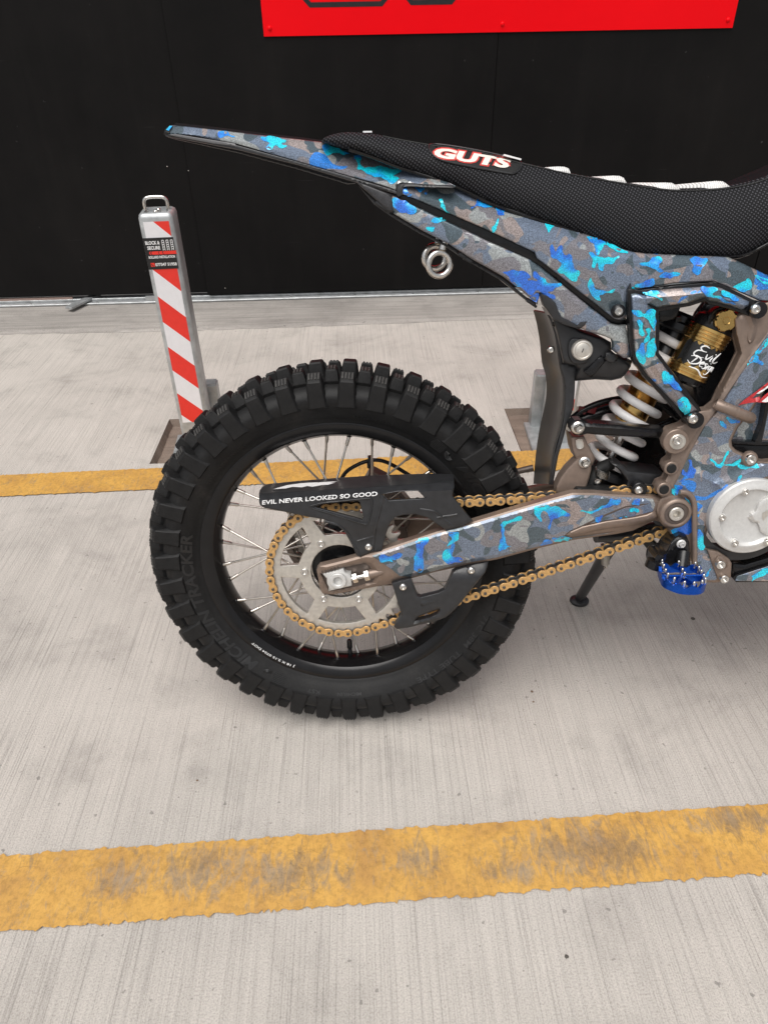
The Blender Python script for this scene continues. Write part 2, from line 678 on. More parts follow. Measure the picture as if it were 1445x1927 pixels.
def panel_bm(bm, outline, field, thick=.004, holes=(), step=10, conv=None, mi=0, back=True, extra=()):
    outline = resample(outline, step)
    loops = []
    pts = []

    def add(lp):
        i0 = len(pts)
        pts.extend([tuple(p) for p in lp])
        loops.append(list(range(i0, i0 + len(lp))))
    add(outline)
    hs_ = [resample(h, step) for h in holes]
    for h in hs_:
        add(h)
    lo, hi = outline.min(0), outline.max(0)
    gx = np.arange(lo[0] + step / 2, hi[0], step)
    gy = np.arange(lo[1] + step / 2, hi[1], step)
    g = np.array([(x + (step / 2 if k % 2 else 0), y) for k, y in enumerate(gy) for x in gx]).reshape(-1, 2)
    cand = [g] if len(g) else []
    rw = field.rw

    def bd(q):
        d = seg_dist(q, outline)
        for h in hs_:
            d = np.minimum(d, seg_dist(q, h))
        return d
    rings = []
    if rw:
        for fr in (.18, .5, 1.0):
            for lp in [outline] + hs_:
                P = np.asarray(lp)
                tn = np.roll(P, -1, 0) - np.roll(P, 1, 0)
                tn /= np.maximum(np.linalg.norm(tn, axis=1), 1e-9)[:, None]
                nn = np.c_[-tn[:, 1], tn[:, 0]]
                for sgn in (1, -1):
                    q = P + sgn * nn * rw * fr
                    q = q[inside(q, outline)]
                    for h in hs_:
                        q = q[~inside(q, h)]
                    if len(q):
                        q = q[bd(q) > rw * fr * .93]
                    rings.append(q)
    for line, hgt, wd in field.creases:
        q = resample(line, step * .7, False)
        q = q[inside(q, outline)]
        rings.append(q)
        for sgn in (1, -1):
            d = np.gradient(q, axis=0) if len(q) > 1 else np.zeros_like(q)
            d /= np.maximum(np.linalg.norm(d, axis=1), 1e-9)[:, None]
            rings.append(q + sgn * np.c_[-d[:, 1], d[:, 0]] * wd)
    rings += [np.asarray(x, float) for x in extra]
    rings = [r_ for r_ in rings if len(r_)]
    ring = np.concatenate(rings) if rings else np.zeros((0, 2))
    if len(g):
        q = g[inside(g, outline)]
        if len(q):
            q = q[bd(q) > max(rw * 1.15, step * .45)]
        if len(ring) and len(q):
            q = q[np.array([np.min(((ring - p) ** 2).sum(1)) > (step * .4) ** 2 for p in q])]
        ring = np.concatenate([ring, q]) if len(q) else ring
    if len(ring):
        ring = ring[inside(ring, outline)]
        for h in hs_:
            ring = ring[~inside(ring, h)]
        ring = ring[bd(ring) > min(step * .12, (rw or 99) * .15)] if len(ring) else ring
        keepers = []
        cell = {}
        mind = min(step, (rw or step)) * .16
        for p in ring:
            key = (round(p[0] / mind), round(p[1] / mind))
            if key in cell:
                continue
            cell[key] = 1
            keepers.append(tuple(p))
        pts.extend(keepers)

    def keep(c):
        k = inside(c, outline)
        for h in hs_:
            k &= ~inside(c, h)
        return k
    v, f = cdt(pts, loops, keep)
    ys = field(v)
    conv = conv or (lambda p, y: at(p[0], p[1], y))
    V = [bm.verts.new(conv(p, y)) for p, y in zip(v, ys)]
    fs = []
    for t_ in f:
        try:
            fs.append(bm.faces.new([V[i] for i in t_]))
        except ValueError:
            pass
    for x in fs:
        x.material_index = mi
    # face the outside: near side is -Y
    for x in fs:
        x.normal_update()
        if x.normal.y > 0:
            x.normal_flip()
    edges = [e for x in fs for e in x.edges if len(e.link_faces) == 1]
    edges = list(set(edges))
    if thick:
        ymax = max(p.co.y for p in V) if V else 0
        bk = {}
        for e in edges:
            for p in e.verts:
                if p not in bk:
                    bk[p] = bm.verts.new((p.co.x, max(p.co.y + thick * .2, ymax + 0 * thick) if False else p.co.y + thick, p.co.z))
        for e in edges:
            fa = e.link_faces[0]
            a, b = None, None
            for l in fa.loops:
                if l.edge == e:
                    a, b = l.vert, l.link_loop_next.vert
            q = bm.faces.new((b, a, bk[a], bk[b])); q.material_index = mi
        if back:
            loc = {}
            for x in fs:
                vv = []
                for p in x.verts:
                    if p in bk:
                        vv.append(bk[p])
                    else:
                        if p not in loc:
                            loc[p] = bm.verts.new((p.co.x, p.co.y + thick, p.co.z))
                        vv.append(loc[p])
                q = bm.faces.new(list(reversed(vv))); q.material_index = mi
    loose = [p for p in V if not p.link_faces]
    bmesh.ops.delete(bm, geom=loose, context='VERTS')


def panel(name, outline, Y, mats, parent, thick=.004, rw=0, rd=0, creases=(), holes=(), step=10, smooth=35, linear=False, bound=None, conv=None, extra=()):
    fld = Field(outline, Y, rw, rd, creases, holes, linear, bound)
    bm = bmesh.new()
    panel_bm(bm, outline, fld, thick, holes, step, conv, extra=extra)
    o = finish(name, bm, mats, parent, smooth)
    return o, fld


def decal(name, polys, field, mats, parent, lift=.0006, step=7, smoothing=3):
    """flat print lying on a panel's skin"""
    for pl in polys:
        bm = bmesh.new()
        out = resample(spline(pl, smoothing, True) if smoothing else pl, step if not smoothing else 3.0)
        if smoothing:
            rj = random.Random(int(pl[0][0] * 7 + pl[0][1]))
            cyc = np.arange(len(out))
            jit = sum(a_ * np.sin(2 * np.pi * cyc * f_ / len(out) + rj.uniform(0, 6.3)) for a_, f_ in ((1.0, max(3, len(out) // 9)), (.7, max(4, len(out) // 6)), (.3, max(5, len(out) // 4))))
            tn = np.roll(out, -1, 0) - np.roll(out, 1, 0)
            tn /= np.maximum(np.linalg.norm(tn, axis=1), 1e-9)[:, None]
            out = out + np.c_[-tn[:, 1], tn[:, 0]] * jit[:, None]
        lo, hi = out.min(0), out.max(0)
        g = np.array([(x, y) for y in np.arange(lo[1], hi[1], step) for x in np.arange(lo[0], hi[0], step)]).reshape(-1, 2)
        pts = [tuple(p) for p in out]
        if len(g):
            g = g[inside(g, out)]
            if len(g):
                g = g[seg_dist(g, out) > step * .45]
            pts += [tuple(p) for p in g]
        ok = inside(np.array(pts) , field.outline) if field is not None else None
        v, f = cdt(pts, [list(range(len(out)))], lambda c: inside(c, out) & inside(c, field.outline))
        ys = field(v) - lift
        V = [bm.verts.new(at(p[0], p[1], y)) for p, y in zip(v, ys)]
        for t_ in f:
            try:
                q = bm.faces.new([V[i] for i in t_]); q.normal_update()
                if q.normal.y > 0:
                    q.normal_flip()
            except ValueError:
                pass
        bmesh.ops.delete(bm, geom=[p for p in V if not p.link_faces], context='VERTS')
        if bm.faces:
            finish(name, bm, mats, parent, 60)
        else:
            bm.free()


def text_verts(body, offset=0.0, extrude=0.0, shear=0.0, spacing=1.0):
    cu = bpy.data.curves.new('lettering_source', 'FONT')
    cu.body = body
    cu.offset = offset
    cu.extrude = extrude
    cu.shear = shear
    cu.space_character = spacing
    cu.resolution_u = 3
    ob = bpy.data.objects.new('lettering_source', cu)
    COL.objects.link(ob)
    dg = bpy.context.evaluated_depsgraph_get()
    me = bpy.data.meshes.new_from_object(ob.evaluated_get(dg))
    bpy.data.objects.remove(ob)
    bpy.data.curves.remove(cu)
    v = np.array([x.co[:] for x in me.vertices])
    f = [tuple(p.vertices) for p in me.polygons]
    bpy.data.meshes.remove(me)
    return v, f


def lettering(name, body, conv, mats, parent, w, h, **kw):
    """conv(u, v, d): u in 0..w, v in 0..h, d = depth of extrusion"""
    v, f = text_verts(body, **kw)
    lo, hi = v.min(0), v.max(0)
    u = (v[:, 0] - lo[0]) / (hi[0] - lo[0]) * w
    q = (v[:, 1] - lo[1]) / (hi[1] - lo[1]) * h
    bm = bmesh.new()
    V = [bm.verts.new(conv(a, b, c)) for a, b, c in zip(u, q, v[:, 2])]
    for t_ in f:
        try:
            bm.faces.new([V[i] for i in t_])
        except ValueError:
            pass
    return finish(name, bm, mats, parent, 0)


def px_line_conv(p0, p1, up, Y):
    """text frame from a photo baseline p0-p1 on the plane at Y; returns conv and width, height scale"""
    a, b, c = at(*p0, Y), at(*p1, Y), at(*up, Y)
    x = (b - a); L = x.length; x.normalize()
    z = Vector((-x.z, 0, x.x))
    hgt = (c - a).dot(z)
    return (lambda u, v, d: a + x * u + z * v + Vector((0, -d, 0))), L, hgt


# shared bolt meshes (unit radius, pointing to -Y)
def bolt_mesh(kind):
    bm = bmesh.new()
    if kind == 'button':
        add_rev(bm, [(1.0, -.3), (1.0, .1), (.93, .32), (.75, .52), (.5, .6), (.46, .6), (.42, .15), (0, .15)], (0, 0, 0), (0, -1, 0), 20)
    elif kind == 'cap':
        add_rev(bm, [(1.0, -.3), (1.0, .75), (.92, .85), (.55, .85), (.5, .8), (.48, .2), (0, .2)], (0, 0, 0), (0, -1, 0), 20)
    elif kind == 'flange':
        add_rev(bm, [(1.0, -.3), (1.0, .12), (.93, .2), (.66, .3)], (0, 0, 0), (0, -1, 0), 20)
        add_rev(bm, [(.62, .2), (.62, .85), (.54, .98), (.4, .98), (.36, .9), (.34, .55), (0, .55)], (0, 0, 0), (0, -1, 0), 6)
    elif kind == 'nut':
        add_rev(bm, [(1.0, -.3), (1.0, .55), (.86, .7), (.62, .7)], (0, 0, 0), (0, -1, 0), 6)
        add_rev(bm, [(.62, .5), (.62, .85), (.5, .95), (0, .95)], (0, 0, 0), (0, -1, 0), 16)
    me = bpy.data.meshes.new('bolt')
    bm.to_mesh(me); bm.free()
    me.materials.append(M['steel'])
    me.shade_smooth(); me.set_sharp_from_angle(angle=R(32))
    return me


BOLT = {k: bolt_mesh(k) for k in ('button', 'cap', 'flange', 'nut')}


def bolt(px, py, Y, rpx, kind, parent, m=None, name='bolt', rot=None):
    p = at(px, py, Y)
    depth = (CAMROT @ (OB + p.x * XB + p.y * YB + p.z * ZB - CAMLOC))[2]
    r_ = rpx * depth / F_PX
    o = link(name, BOLT[kind], parent)
    o.location = p
    o.scale = (r_, r_, r_)
    o.rotation_euler = (0, random.uniform(0, 6.28) if rot is None else rot, 0)
    if m:
        o.material_slots[0].link = 'OBJECT'
        o.material_slots[0].material = m
    return o

# ================================================================== SETTING
PITS = ((-.645, -.362, 1.850, 2.136), (.474, .778, 1.858, 2.140))


def ground():
    xs = [-60, PITS[0][0], PITS[0][1], PITS[1][0], PITS[1][1], 60]
    ys = [-60, 1.852, 2.138, 60]
    bm = bmesh.new()
    for i in range(5):
        for j in range(3):
            if j == 1 and i in (1, 3):
                continue
            bm.faces.new([bm.verts.new((x, y, 0)) for x, y in ((xs[i], ys[j]), (xs[i + 1], ys[j]), (xs[i + 1], ys[j + 1]), (xs[i], ys[j + 1]))])
    bmesh.ops.remove_doubles(bm, verts=bm.verts[:], dist=1e-5)
    tag(finish('ground', bm, M['concrete'], None, 0), kind='structure')
    for k, (i,) in enumerate(((1,), (3,))):
        x0, x1, y0, y1 = xs[i], xs[i + 1], ys[1], ys[2]
        D = -.022
        rng = random.Random(k)
        bm = bmesh.new()
        lp = resample([(x0, y0), (x1, y0), (x1, y1), (x0, y1)], .02)
        top, low = [], []
        for x, y in lp:
            top.append(bm.verts.new((x, y, -.0005)))
            cx_, cy_ = (x0 + x1) / 2, (y0 + y1) / 2
            s_ = .93 + rng.uniform(-.02, .012)
            low.append(bm.verts.new((cx_ + (x - cx_) * s_, cy_ + (y - cy_) * s_, D + rng.uniform(-.002, .002))))
        for a in range(len(lp)):
            b = (a + 1) % len(lp)
            bm.faces.new((top[a], top[b], low[b], low[a]))
        bm.faces.new(low)
        bmesh.ops.recalc_face_normals(bm, faces=bm.faces[:])
        o = finish('ground_recess', bm, M['pit'], None, 0)
        for p in o.data.polygons:
            pass
        tag(o, kind='structure')


ground()


def yellow(edge0, edge1, z, seed, x0=-6, x1=6):
    rng = random.Random(seed)
    bm = bmesh.new()
    prev = None
    x = x0
    a0 = a1 = 0.0
    while x < x1:
        fine = -1.2 < x < 1.2
        x += rng.uniform(.002, .008) if fine else .08
        a0 = rng.choice((a0 * .4, rng.uniform(-1, 1) * .003, rng.uniform(-1, .5) * .0055))
        a1 = rng.choice((a1 * .4, rng.uniform(-1, 1) * .002, rng.uniform(-.8, 1) * .004))
        cur = [bm.verts.new((x, edge0[0] + edge0[1] * x + a0, z)), bm.verts.new((x, edge1[0] + edge1[1] * x + a1, z))]
        if prev:
            f = bm.faces.new((prev[0], cur[0], cur[1], prev[1]))
        prev = cur
    tag(finish('yellow_line', bm, M['yellow'], None, 0), kind='structure')


yellow((.5357, .0270), (.6510, .0235), .0035, 3)
yellow((1.722, .0255), (1.838, .0270), .0035, 5)

# trowelled concrete sill at the foot of the hoarding
bm = bmesh.new()
rng = random.Random(2)
front = [bm.verts.new((x, 2.962 + .012 * math.sin(x * 2.3) + rng.uniform(-.006, .006), .001)) for x in np.arange(-6, 6.01, .05)]
frontT = [bm.verts.new((v.co.x, v.co.y + .012, .012)) for v in front]
backT = [bm.verts.new((v.co.x, 3.40, .016)) for v in front]
for i in range(len(front) - 1):
    bm.faces.new((front[i], front[i + 1], frontT[i + 1], frontT[i]))
    bm.faces.new((frontT[i], frontT[i + 1], backT[i + 1], backT[i]))
tag(finish('concrete_sill', bm, M['sill'], None, 0), kind='structure')

# ------------------------------------------------------------------ hoarding
WY = 3.285
wall = empty('hoarding_wall', (0, WY, 0))
tag(wall, 'tall black painted panel hoarding standing behind the bike and bollards', 'wall')
seams = [(-4.3, -2.0, .012), (-1.998, -.698, .012), (-.697, .5712, 0.0), (.5722, 1.84, .0008), (1.843, 4.3, 0.0)]
for k, (x0, x1, dy) in enumerate(seams):
    bm = bmesh.new()
    b = .045 if k != 1 else .052
    vs = add_box(bm, ((x0 + x1) / 2, .02 + dy, (3.0 + b) / 2), (x1 - x0, .04, 3.0 - b))
    bmesh.ops.bevel(bm, geom=bm.edges[:], offset=.0018, segments=2, affect='EDGES')
    finish('panel', bm, M['wall'], wall)
bm = bmesh.new()
add_box(bm, (-2.9, .13, 1.5), (2.8, .06, 2.9)); add_box(bm, (1.0, .13, 1.5), (5, .06, 2.9))
finish('backing', bm, M['deep'], wall)
bm = bmesh.new()   # galvanised base channel, open below the panels
add_box(bm, (0, -.004, .0205), (8.6, .028, .008))
add_box(bm, (0, .030, .026), (8.6, .03, .018))
bmesh.ops.bevel(bm, geom=bm.edges[:], offset=.0015, segments=1, affect='EDGES')
finish('base_rail', bm, M['galv'], wall)
bm = bmesh.new()
add_box(bm, (-1.60, .022, .038), (.56, .012, .014))
finish('timber_batten', bm, simple('pink_timber', (.30, .21, .18), .8), wall)
bm = bmesh.new()
add_box(bm, (-.905, -.006, .034), (.15, .012, .026))
add_box(bm, (-.90, -.018, .0265), (.055, .022, .004))
finish('rail_joiner', bm, M['galv'], wall)
sc = bmesh.new()
add_rev(sc, [(.0042, 0), (.0036, .0015), (0, .002)], (0, 0, 0), (0, -1, 0), 10)
scme = bpy.data.meshes.new('screw'); sc.to_mesh(scme); sc.free()
scme.materials.append(M['steel'])
for px, py, dy in ((315, 313, .012), (355, 321, 0), (424, 542, 0), (549, 557, 0), (740, 554, 0), (930, 556, 0), (230, 560, .012), (1080, 548, .0015)):
    p = plane_y(px, py, WY + dy - .0005)
    o = link('screw', scme, wall)
    o.location = p - Vector((0, WY, 0)); o.scale = (.6, .6, .6)
for px in (45, 172, 428, 545, 668, 780, 905):
    p = ground_at(px, 586 - px * .023, .025)
    o = link('screw', scme, wall)
    o.location = (p.x, -.006, .0247); o.rotation_euler = (R(-90), 0, 0); o.scale = (1.4, 1.4, 1.4)

# red sign with its black outlined figures
sign = empty('red_sign', (.577, WY - .004, 1.028))
tag(sign, 'bright red sign board riveted to the black hoarding, black outlined shapes on it', 'sign')
bm = bmesh.new()
add_box(bm, (0, 0, .45), (1.811, .004, .90))
bmesh.ops.bevel(bm, geom=bm.edges[:], offset=.0008, segments=1, affect='EDGES')
so_ = finish('board', bm, M['sign_red'], sign)
for x in (-.881, .007, .881):
    for z in (.026, .874):
        bm = bmesh.new()
        add_rev(bm, [(.0085, 0), (.0075, .003), (.0045, .0052), (0, .006)], (x, -.002, z), (0, -1, 0), 14)
        finish('rivet', bm, M['sign_red'], sign, 60)


def octagon_outline(x0, x1, z0, z1, c, wd):
    o = [(x0 + c, z0), (x1 - c, z0), (x1, z0 + c), (x1, z1 - c), (x1 - c, z1), (x0 + c, z1), (x0, z1 - c), (x0, z0 + c)]
    i = [(x0 + c + wd * .4, z0 + wd), (x1 - c - wd * .4, z0 + wd), (x1 - wd, z0 + c + wd * .4), (x1 - wd, z1 - c - wd * .4), (x1 - c - wd * .4, z1 - wd), (x0 + c + wd * .4, z1 - wd), (x0 + wd, z1 - c - wd * .4), (x0 + wd, z0 + c + wd * .4)]
    return o, i


for (x0, x1, z0) in ((-.785, -.392, .088), (-.445 + .04, -.13, .090)):
    o, i = octagon_outline(x0, x1, z0, .72, .06, .016)
    bm = bmesh.new()
    a = [bm.verts.new((x, -.0028, z)) for x, z in o]
    b = [bm.verts.new((x, -.0028, z)) for x, z in i]
    for k in range(8):
        bm.faces.new((a[k], a[(k + 1) % 8], b[(k + 1) % 8], b[k]))
    finish('figure_outline', bm, M['ink'], sign, 0)

# loose flat bar sticking out under the hoarding
bar = bmesh.new()
p0 = ground_at(126, 583, .03); 
add_box(bar, (0, 0, 0), (.036, .20, .010), Matrix.Rotation(R(-24), 3, 'Z'))
bmesh.ops.bevel(bar, geom=bar.edges[:], offset=.001, segments=1, affect='EDGES')
o = finish('metal_bar', bar, M['galv'])
o.location = (p0.x + .045, p0.y + .105, .034); o.rotation_euler = (R(1.0), 0, 0)
tag(o, 'grey flat metal bar poking out from under the black hoarding', 'metal bar')


# ------------------------------------------------------------------ bollards
def rrect(hx, hy, r_, seg=4):
    out = []
    for cx_, cy_, a in ((hx - r_, hy - r_, 0), (-hx + r_, hy - r_, 90), (-hx + r_, -hy + r_, 180), (hx - r_, -hy + r_, 270)):
        for k in range(seg + 1):
            t_ = R(a + 90 * k / seg)
            out.append((cx_ + r_ * math.cos(t_), cy_ + r_ * math.sin(t_)))
    return out


def bollard(x, y, mirror, label, rotz):
    root = empty('bollard', (x, y, -.02))
    root.rotation_euler = (0, 0, rotz)
    tag(root, label, 'bollard', 'removable security bollards')
    Hh, W = .712, .087
    hw = W / 2
    bm = bmesh.new()
    rings = []
    for z, ins in ((0, 0), (Hh - .012, 0), (Hh - .004, .0025), (Hh, .008), (Hh, .0135), (Hh - .010, .0145)):
        rings.append([bm.verts.new((px, py + hw, z)) for px, py in rrect(hw - ins, hw - ins, max(.011 - ins * .5, .004))])
    for a, b in zip(rings[:-1], rings[1:]):
        for k in range(len(a)):
            bm.faces.new((a[k], a[(k + 1) % len(a)], b[(k + 1) % len(a)], b[k]))
    bm.faces.new(rings[-1])
    finish('post', bm, M['galv'], root, 40)
    bm = bmesh.new()   # lifting handle
    pts = spline([(-.027, hw, Hh - .010), (-.029, hw, Hh + .014), (-.026, hw, Hh + .025), (-.015, hw, Hh + .030), (.015, hw, Hh + .030), (.026, hw, Hh + .025), (.029, hw, Hh + .014), (.027, hw, Hh - .010)], 5)
    add_tube(bm, pts, .0046, 10)
    finish('handle', bm, M['steel'], root, 60)
    for dx, dz in ((-.006, 0), (.003, .004)):
        bm = bmesh.new()
        add_rev(bm, [(.0055, 0), (.0055, .006 + dz), (.004, .008 + dz), (0, .008 + dz)], (dx, hw + .006, Hh - .010), (0, 0, 1), 12)
        finish('lock_barrel', bm, M['steel'], root)
    # striped reflective strip: each stripe its own sheet
    sw, z1, z0 = .032, Hh - .019, .123
    def strip(poly, m, name):
        bm2 = bmesh.new()
        bm2.faces.new([bm2.verts.new((px, -.0008, pz)) for px, pz in poly])
        bmesh.ops.recalc_face_normals(bm2, faces=bm2.faces[:])
        finish(name, bm2, m, root, 0)
    sl_ = .061 / (2 * sw)      # drop across the width
    per = .142
    top = .7575
    k = 0
    def clip(poly):
        def cut(pl, ins, zc):
            out = []
            for i in range(len(pl)):
                a, b = pl[i], pl[(i + 1) % len(pl)]
                ia, ib = ins(a[1]), ins(b[1])
                if ia: out.append(a)
                if ia != ib:
                    t_ = (zc - a[1]) / (b[1] - a[1]); out.append((a[0] + (b[0] - a[0]) * t_, zc))
            return out
        pl = cut(poly, lambda z: z <= z1 + 1e-9, z1)
        return cut(pl, lambda z: z >= z0 - 1e-9, z0) if pl else pl
    zt = top
    nm = 0
    while zt > z0 - .1:
        for m, nme, dh in ((M['red'], 'red_stripe', per / 2), (M['sheetwhite'], 'white_stripe', per / 2)):
            dl = sl_ * sw
            pl = [(-sw, zt + dl), (sw, zt - dl), (sw, zt - dl - dh), (-sw, zt + dl - dh)]
            pl = clip(pl)
            if len(pl) > 2:
                strip(pl, m, nme)
            zt -= dh
    # installer's sticker
    st = empty('sticker', (0, 0, 0)); st.parent = root
    zs1, zs0 = Hh - .058, Hh - .137
    bm = bmesh.new()
    add_box(bm, (-.0025, -.0016, (zs0 + zs1) / 2), (.0765, .0006, zs1 - zs0))
    finish('label_sheet', bm, M['ink'], st, 0)
    cv = lambda x0, zz: (lambda u, v, d: Vector(((x0 + u) * .93 - .003, -.0023, zz + v * .88)))
    hgt = zs1 - zs0
    lettering('lettering', 'BLOCK &', cv(-.036, zs1 - .21 * hgt), M['white'], st, .039, .0105, offset=.035)
    lettering('lettering', 'SECURE', cv(-.033, zs1 - .37 * hgt), M['white'], st, .035, .0105, offset=.035)
    lettering('lettering', 'BOLLARD INSTALLATION', cv(-.034, zs1 - .65 * hgt), M['white'], st, .072, .0078, offset=.03)
    lettering('lettering', '077347 51958', cv(-.020, zs1 - .90 * hgt), M['white'], st, .059, .0092, offset=.03)
    bm = bmesh.new()
    for kx in (.008, .019, .030):
        for q in range(5):
            add_box(bm, (kx - .0026, -.0021, zs1 - .009 - q * .0052), (.0012, .0004, .005))
            add_box(bm, (kx + .0026, -.0021, zs1 - .009 - q * .0052), (.0012, .0004, .005))
            add_box(bm, (kx, -.0021, zs1 - .0068 - q * .0055), (.005, .0004, .0016))
    finish('emblem', bm, M['white'], st, 0)
    bm = bmesh.new()
    z_ = zs1 - .475 * hgt
    for a, b in ((-.032, -.029), (-.0265, -.009), (-.0075, .001), (.003, .036)):
        vs = [bm.verts.new((px, -.0022, pz)) for px, pz in ((a, z_), (a + .003, z_ - .0042), (b + .003, z_ - .0042), (b, z_), (b + .003, z_ + .0042), (a + .003, z_ + .0042))]
        bm.faces.new(vs)
    bmesh.ops.recalc_face_normals(bm, faces=bm.faces[:])
    finish('emblem', bm, M['red'], st, 0)
    bm = bmesh.new()
    add_box(bm, (-.028, -.0021, zs1 - .85 * hgt), (.0098, .0004, .0098))
    finish('emblem', bm, M['red'], st, 0)
    bm = bmesh.new()
    add_tube(bm, [(-.0305, -.0025, zs1 - .82 * hgt), (-.0295, -.0025, zs1 - .87 * hgt), (-.0255, -.0025, zs1 - .885 * hgt)], [.0012, .0007, .0012], 6)
    finish('emblem', bm, M['ink'], st, 60)
    # base plate, and the low hinge post behind
    bm = bmesh.new()
    add_box(bm, (0, .045, .004), (.17, .19, .012))
    bmesh.ops.bevel(bm, geom=bm.edges[:], offset=.002, segments=1, affect='EDGES')
    finish('base_plate', bm, M['galv'], root)
    bm = bmesh.new()
    add_box(bm, (mirror * .037, W + .045, .095), (.062, .05, .19))
    bmesh.ops.bevel(bm, geom=bm.edges[:], offset=.004, segments=2, affect='EDGES')
    finish('hinge_post', bm, M['galv'], root)
    bm = bmesh.new()
    add_rev(bm, [(.007, -.05), (.007, .05)], (mirror * .0, W + .03, .03), (1, 0, 0), 12)
    finish('hinge_pin', bm, M['dark_steel'], root)


bollard(-.507, 1.915, 1, 'striped steel bollard at the left of the rear wheel, handle and sticker in full view', R(4))
bollard(.603, 1.915, -1, 'striped steel bollard mostly hidden behind the bike mudflap', R(-3))

# bits lying on the concrete
def speck(px, py, s_, col, label, seed):
    rng = random.Random(seed)
    p = ground_at(px, py)
    bm = bmesh.new()
    bmesh.ops.create_icosphere(bm, subdivisions=1, radius=s_)
    for v in bm.verts:
        v.co *= rng.uniform(.7, 1.2); v.co.z *= .45
    o = finish('pebble', bm, col, None, 60)
    o.location = (p.x, p.y, s_ * .3)
    tag(o, label, 'pebble')


peb = simple('brown_grit', (.16, .10, .065), .8)
peb2 = simple('grey_grit', (.08, .07, .06), .8)
speck(1065, 1800, .0034, peb2, 'dark grey grit speck on concrete below the near yellow line', 1)
speck(1000, 1302, .0032, peb, 'larger brown grit crumb right of the tyre foot', 2)
speck(1003, 1321, .0024, peb, 'smaller brown grit crumb just below the larger one', 3)
speck(372, 1469, .0024, peb, 'brown grit crumb on the concrete left, above the yellow line', 4)
speck(1303, 1165, .0045, peb2, 'dark grit crumb on concrete below the blue footpeg', 5)

# ================================================================== MOTORBIKE
bike = empty('dirt_bike')
bike.matrix_world = Matrix(((XB[0], YB[0], ZB[0], OB[0]), (XB[1], YB[1], ZB[1], OB[1]), (XB[2], YB[2], ZB[2], OB[2]), (0, 0, 0, 1)))
tag(bike, 'camouflage wrapped electric dirt bike leaning on its side stand, knobbly rear tyre towards the camera', 'motorbike')
AX = Vector((0, 0, R0))


def pol(r_, a, y):
    return Vector((r_ * math.cos(a), y, R0 + r_ * math.sin(a)))


# ---------------------------------------------------------------- rear tyre
TY = [(.0305, .2385), (.0345, .2425), (.0375, .2475), (.0440, .2560), (.0515, .2700), (.0545, .2810), (.0535, .2890), (.0475, .2975), (.036, .3040), (.020, .3085), (0, .3100)]


def revolve_y(bm, prof, seg, closed=False):
    rings = [[bm.verts.new(pol(r_, 2 * math.pi * k / seg, y)) for k in range(seg)] for y, r_ in prof]
    prs = list(zip(rings[:-1], rings[1:]))
    if closed:
        prs.append((rings[-1], rings[0]))
    for a, b in prs:
        for k in range(seg):
            j = (k + 1) % seg
            bm.faces.new((a[k], a[j], b[j], b[k]))


prof = [(-y, r_) for y, r_ in spline(TY, 3)] + [(y, r_) for y, r_ in reversed(spline(TY, 3)[:-1])]
bm = bmesh.new()
revolve_y(bm, prof, 156)
bmesh.ops.recalc_face_normals(bm, faces=bm.faces[:])
tyre = finish('tyre', bm, M['rubber'], bike, 60)


def knob_mesh(sec, inner, widths, ridges=None, w_in=None, jit=0):
    """sec: outer polyline (y, r) with half widths; inner: matching polyline inside the carcass"""
    rng = random.Random(jit)
    bm = bmesh.new()
    n_ = len(sec)
    ch = .0016
    rows = []
    for (y, r_), (yi, ri), wd in zip(sec, inner, widths):
        wi = wd * 1.22 + .0015
        d = Vector((0, yi - y, ri - r_)).normalized() * ch
        pts = [(-wi, yi, ri), (-wd, y + d.y, r_ + d.z), (-wd + ch, y, r_), (wd - ch, y, r_), (wd, y + d.y, r_ + d.z), (wi, yi, ri)]
        rows.append([bm.verts.new((a + rng.uniform(-.0004, .0004), b, c + rng.uniform(-.0003, .0003))) for a, b, c in pts])
    for a, b in zip(rows[:-1], rows[1:]):
        for k in range(5):
            bm.faces.new((a[k], a[k + 1], b[k + 1], b[k]))
    bm.faces.new(rows[0]); bm.faces.new(list(reversed(rows[-1])))
    if ridges:
        (y0, r_0), (y1, r1), cnt, wd = ridges
        e = Vector((0, y1 - y0, r1 - r_0)); L = e.length; e.normalize()
        nn = Vector((0, -e.z, e.y))
        if nn.z < 0:
            nn = -nn
        for k in range(cnt):
            xc = (k - (cnt - 1) / 2) * (2 * wd / cnt) * .95
            hw = wd / cnt * .60
            q = []
            for s_ in (-hw, hw):
                for l in (.10 * L, .92 * L):
                    for h in (-.0005, .0014):
                        p = Vector((xc + s_ * (.8 if h > 0 else 1), y0, r_0)) + e * l + nn * h
                        q.append(bm.verts.new(p))
            for f in ((0, 1, 3, 2), (4, 6, 7, 5), (1, 5, 7, 3), (0, 4, 5, 1), (2, 3, 7, 6)):
                bm.faces.new([q[i] for i in f]).material_index = 1
    bmesh.ops.recalc_face_normals(bm, faces=bm.faces[:])
    me = bpy.data.meshes.new('knob')
    bm.to_mesh(me); bm.free()
    me.materials.append(M['rubber']); me.materials.append(M['scuffed'])
    me.shade_smooth(); me.set_sharp_from_angle(angle=R(22))
    return me


